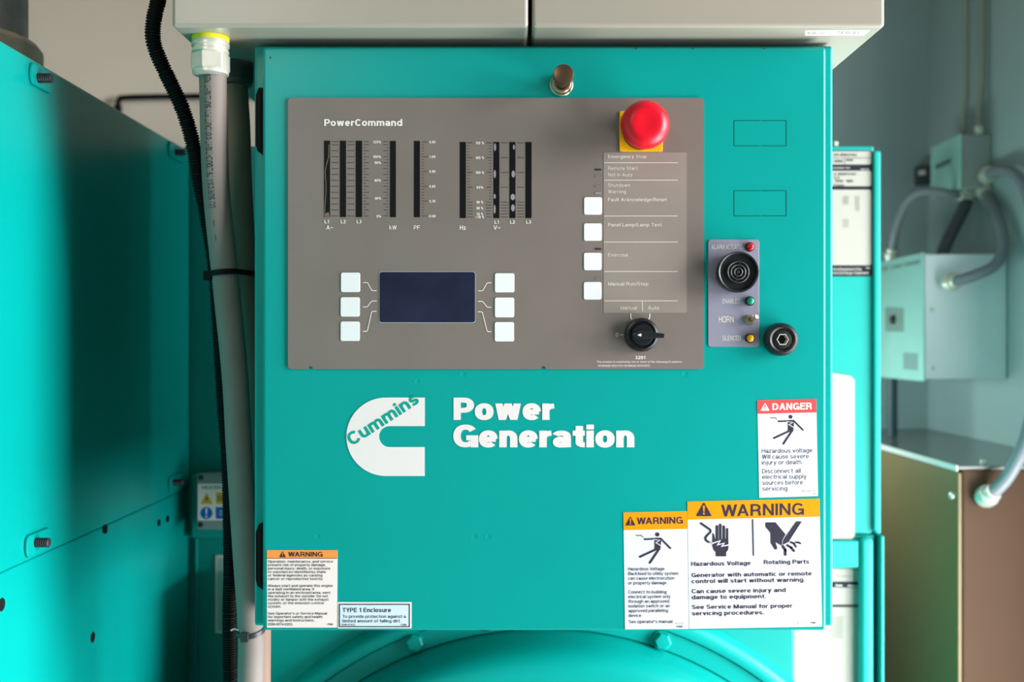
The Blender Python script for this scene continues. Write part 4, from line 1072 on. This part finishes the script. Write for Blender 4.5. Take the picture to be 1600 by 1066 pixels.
t = thing('junction_box', (.918, 1.1, EYE + .3), 'small grey junction box on the right wall with thin conduits entering its top', 'electrical box')
zt2, zb2 = zof(210, 1.038), zof(294, 1.038)
bm = B(); box(bm, .891, .949, 1.038, 1.175, zb2, zt2); obj('box_body', bm, material('junction_grey', (160, 164, 162), .5), t, bevel=.002)
bm = B(); box(bm, .887, .8906, 1.036, 1.177, zb2 - .001, zt2 + .001); obj('box_cover', bm, WALLBOXDOOR, t, bevel=.001)
bm = B(); bm.faces.new([bm.verts.new(on_door(*p, .8868)) for p in ((1461, 258), (1486, 247), (1486, 254), (1463, 265))]); obj('cover_plate', bm, material('dim_plate', (92, 110, 104), .5), t)
bm = B(); box(bm, xof(1428, YB), xof(1452, YB) - .002, YB - .03, YB, zof(291, YB), zof(262, YB))
sw = tag(obj('wall_switch', bm, material('dark_switch', (58, 68, 66), .5), None, bevel=.002), 'small dark switch box on the back wall behind the junction box', 'switch')
bm = B(); bm.faces.new([bm.verts.new(P(a_, b_, YB - .0305)) for a_, b_ in ((1435, 267), (1446, 265), (1446, 273), (1435, 274))]); obj('switch_label', bm, SHEETGREY, sw)

def flex(pts, r, label, mat=FLEX, ends=(True, True), cat='conduit', name='flexible_conduit'):
    path = spline(pts, .01); t = thing(name, path[0], label, cat)
    bm = B(); tube(bm, path, r, 16); obj('conduit_jacket', bm, mat, t, smooth=True)
    for k, on in ((0, ends[0]), (-1, ends[1])):
        if on:
            a_, b_ = (path[0], path[2]) if k == 0 else (path[-1], path[-3]); d_ = (b_ - a_).normalized()
            bm = B(); tube(bm, [a_, a_ + d_ * .006, a_ + d_ * .0061, a_ + d_ * .018, a_ + d_ * .0181, a_ + d_ * .028], lambda i, q_: (r * 1.35, r * 1.35, r * 1.65, r * 1.65, r * 1.3, r * 1.3)[i], 16); obj('connector', bm, STEEL, t, smooth=35, label='shiny connector')
    return t
flex([P(1508, 292, 1.075), P(1499, 303, 1.07), P(1478, 302, 1.06), P(1440, 299, 1.07), P(1417, 314, 1.09), P(1403, 345, 1.11), P(1396, 375, 1.13), P(1391.5, 404, 1.157)], .0095, 'grey flexible conduit arching left out of the junction box to the white box')
flex([P(1516, 292, 1.1), P(1509, 318, 1.1), P(1494, 350, 1.09), P(1480, 378, 1.08), P(1471, 402, 1.07)], .0125, 'dark grey flexible conduit dropping straight from junction box to white box', material('dark_flexible_conduit', (84, 88, 96), .4), (True, False))
flex([P(1537, 293, 1.06), P(1543, 308, 1.03), P(1556, 335, .975), P(1566, 366, .945), P(1567, 392, .93), P(1553, 416, .925), P(1518, 432, .93), P(1494, 439, .938), P(1480, 442, .962)], .0105, 'grey flexible conduit curling from the junction box down into the face of the white box')
flex([P(1541, 275, 1.036), P(1551, 270, .995), P(1566, 266, .945), P(1584, 271, .905), P(1600, 290, .872), P(1612, 330, .842), P(1622, 400, .815), P(1627, 480, .79), P(1624, 580, .73), P(1612, 650, .66), P(1601, 692, .632), P(1588, 722, .628), P(1569, 752, .634), P(1548, 772, .642), P(1534, 780, .659)], .0105, 'grey flexible conduit looping from the right of the junction box down into the tan cabinet')
for pts, r, lb in (([P(1510, -160, 1.085), P(1510, 100, 1.085), P(1510, 150, 1.085), P(1506, 180, 1.085), P(1505.5, 210, 1.085)], .0052, 'thin painted conduit rising from the junction box, the one nearer the cabinet'),
                   ([P(1536, -160, 1.05), P(1535, 90, 1.05), P(1534, 140, 1.05), P(1530, 170, 1.05), P(1529, 210, 1.045)], .0058, 'thin painted conduit rising from the junction box, the one with a bright coupling')):
    path = spline(pts, .01); t = thing('rigid_conduit', path[-1], lb, 'conduit')
    bm = B(); tube(bm, path, r, 14); obj('conduit_tube', bm, RIGID, t, smooth=True)
    if r > .0055:
        c = path[-1]; bm = B(); lathe(bm, c, [(.0075, c.z), (.0095, c.z + .005), (.0095, c.z + .014), (.007, c.z + .018)], 18, axis='z'); obj('coupling', bm, STEEL, t, smooth=35, label='shiny coupling')
bm = B(); q_ = P(1394, 600, 1.155); tube(bm, [Vector((q_.x, 1.155, zb + .001)), Vector((q_.x, 1.155, EYE - .199))], .0105, 14)
tag(obj('riser_pipe', bm, material('dark_riser', (52, 74, 80), .5), None, smooth=35), 'dark upright pipe between the white box and the tan cabinet', 'pipe')

t = thing('floor_cabinet', (.835, 1.0, 0), 'large tan electrical cabinet with dark glossy front against the right wall', 'electrical cabinet')
zc = EYE - .2
bm = B(); box(bm, .722, .949, .662, YB - .002, .01, zc - .006); obj('cabinet_body', bm, TANPAINT, t, bevel=.003)
bm = B(); box(bm, .716, .7215, .664, YB - .004, .03, zc - .012); obj('cabinet_front', bm, OLIVE, t, bevel=.001)
bm = B(); box(bm, .714, .949, .659, YB - .002, zc - .0058, zc); obj('cabinet_top', bm, DARKTOP, t, bevel=.0015, label='dark metal top')
bm = B(); box(bm, .7115, .7138, .66, YB - .004, zc - .009, zc + .0005); obj('edge_reflection', bm, EDGEGLINT, t, label='pale strip painted as the reflection along the edge')  # strip added to stand for a bright reflection on the edge
c = P(1491, 775, 0); kx = .716; d_ = kx * F / 691; 
bm = B(); lathe(bm, (0, d_ - D, (533 - 775) * d_ / F + EYE), [(.006, kx), (.006, kx - .006), (.003, kx - .008), (0, kx - .008)], 18, axis='x'); obj('front_knob', bm, STEEL, t, smooth=35)
c = P(1541, 722, .69); bm = B(); lathe(bm, (c.x, .70, 0), [(.005, zc), (.005, zc + .004), (.003, zc + .006), (0, zc + .006)], 14, axis='z'); obj('top_bolt', bm, STEEL, t, smooth=35)
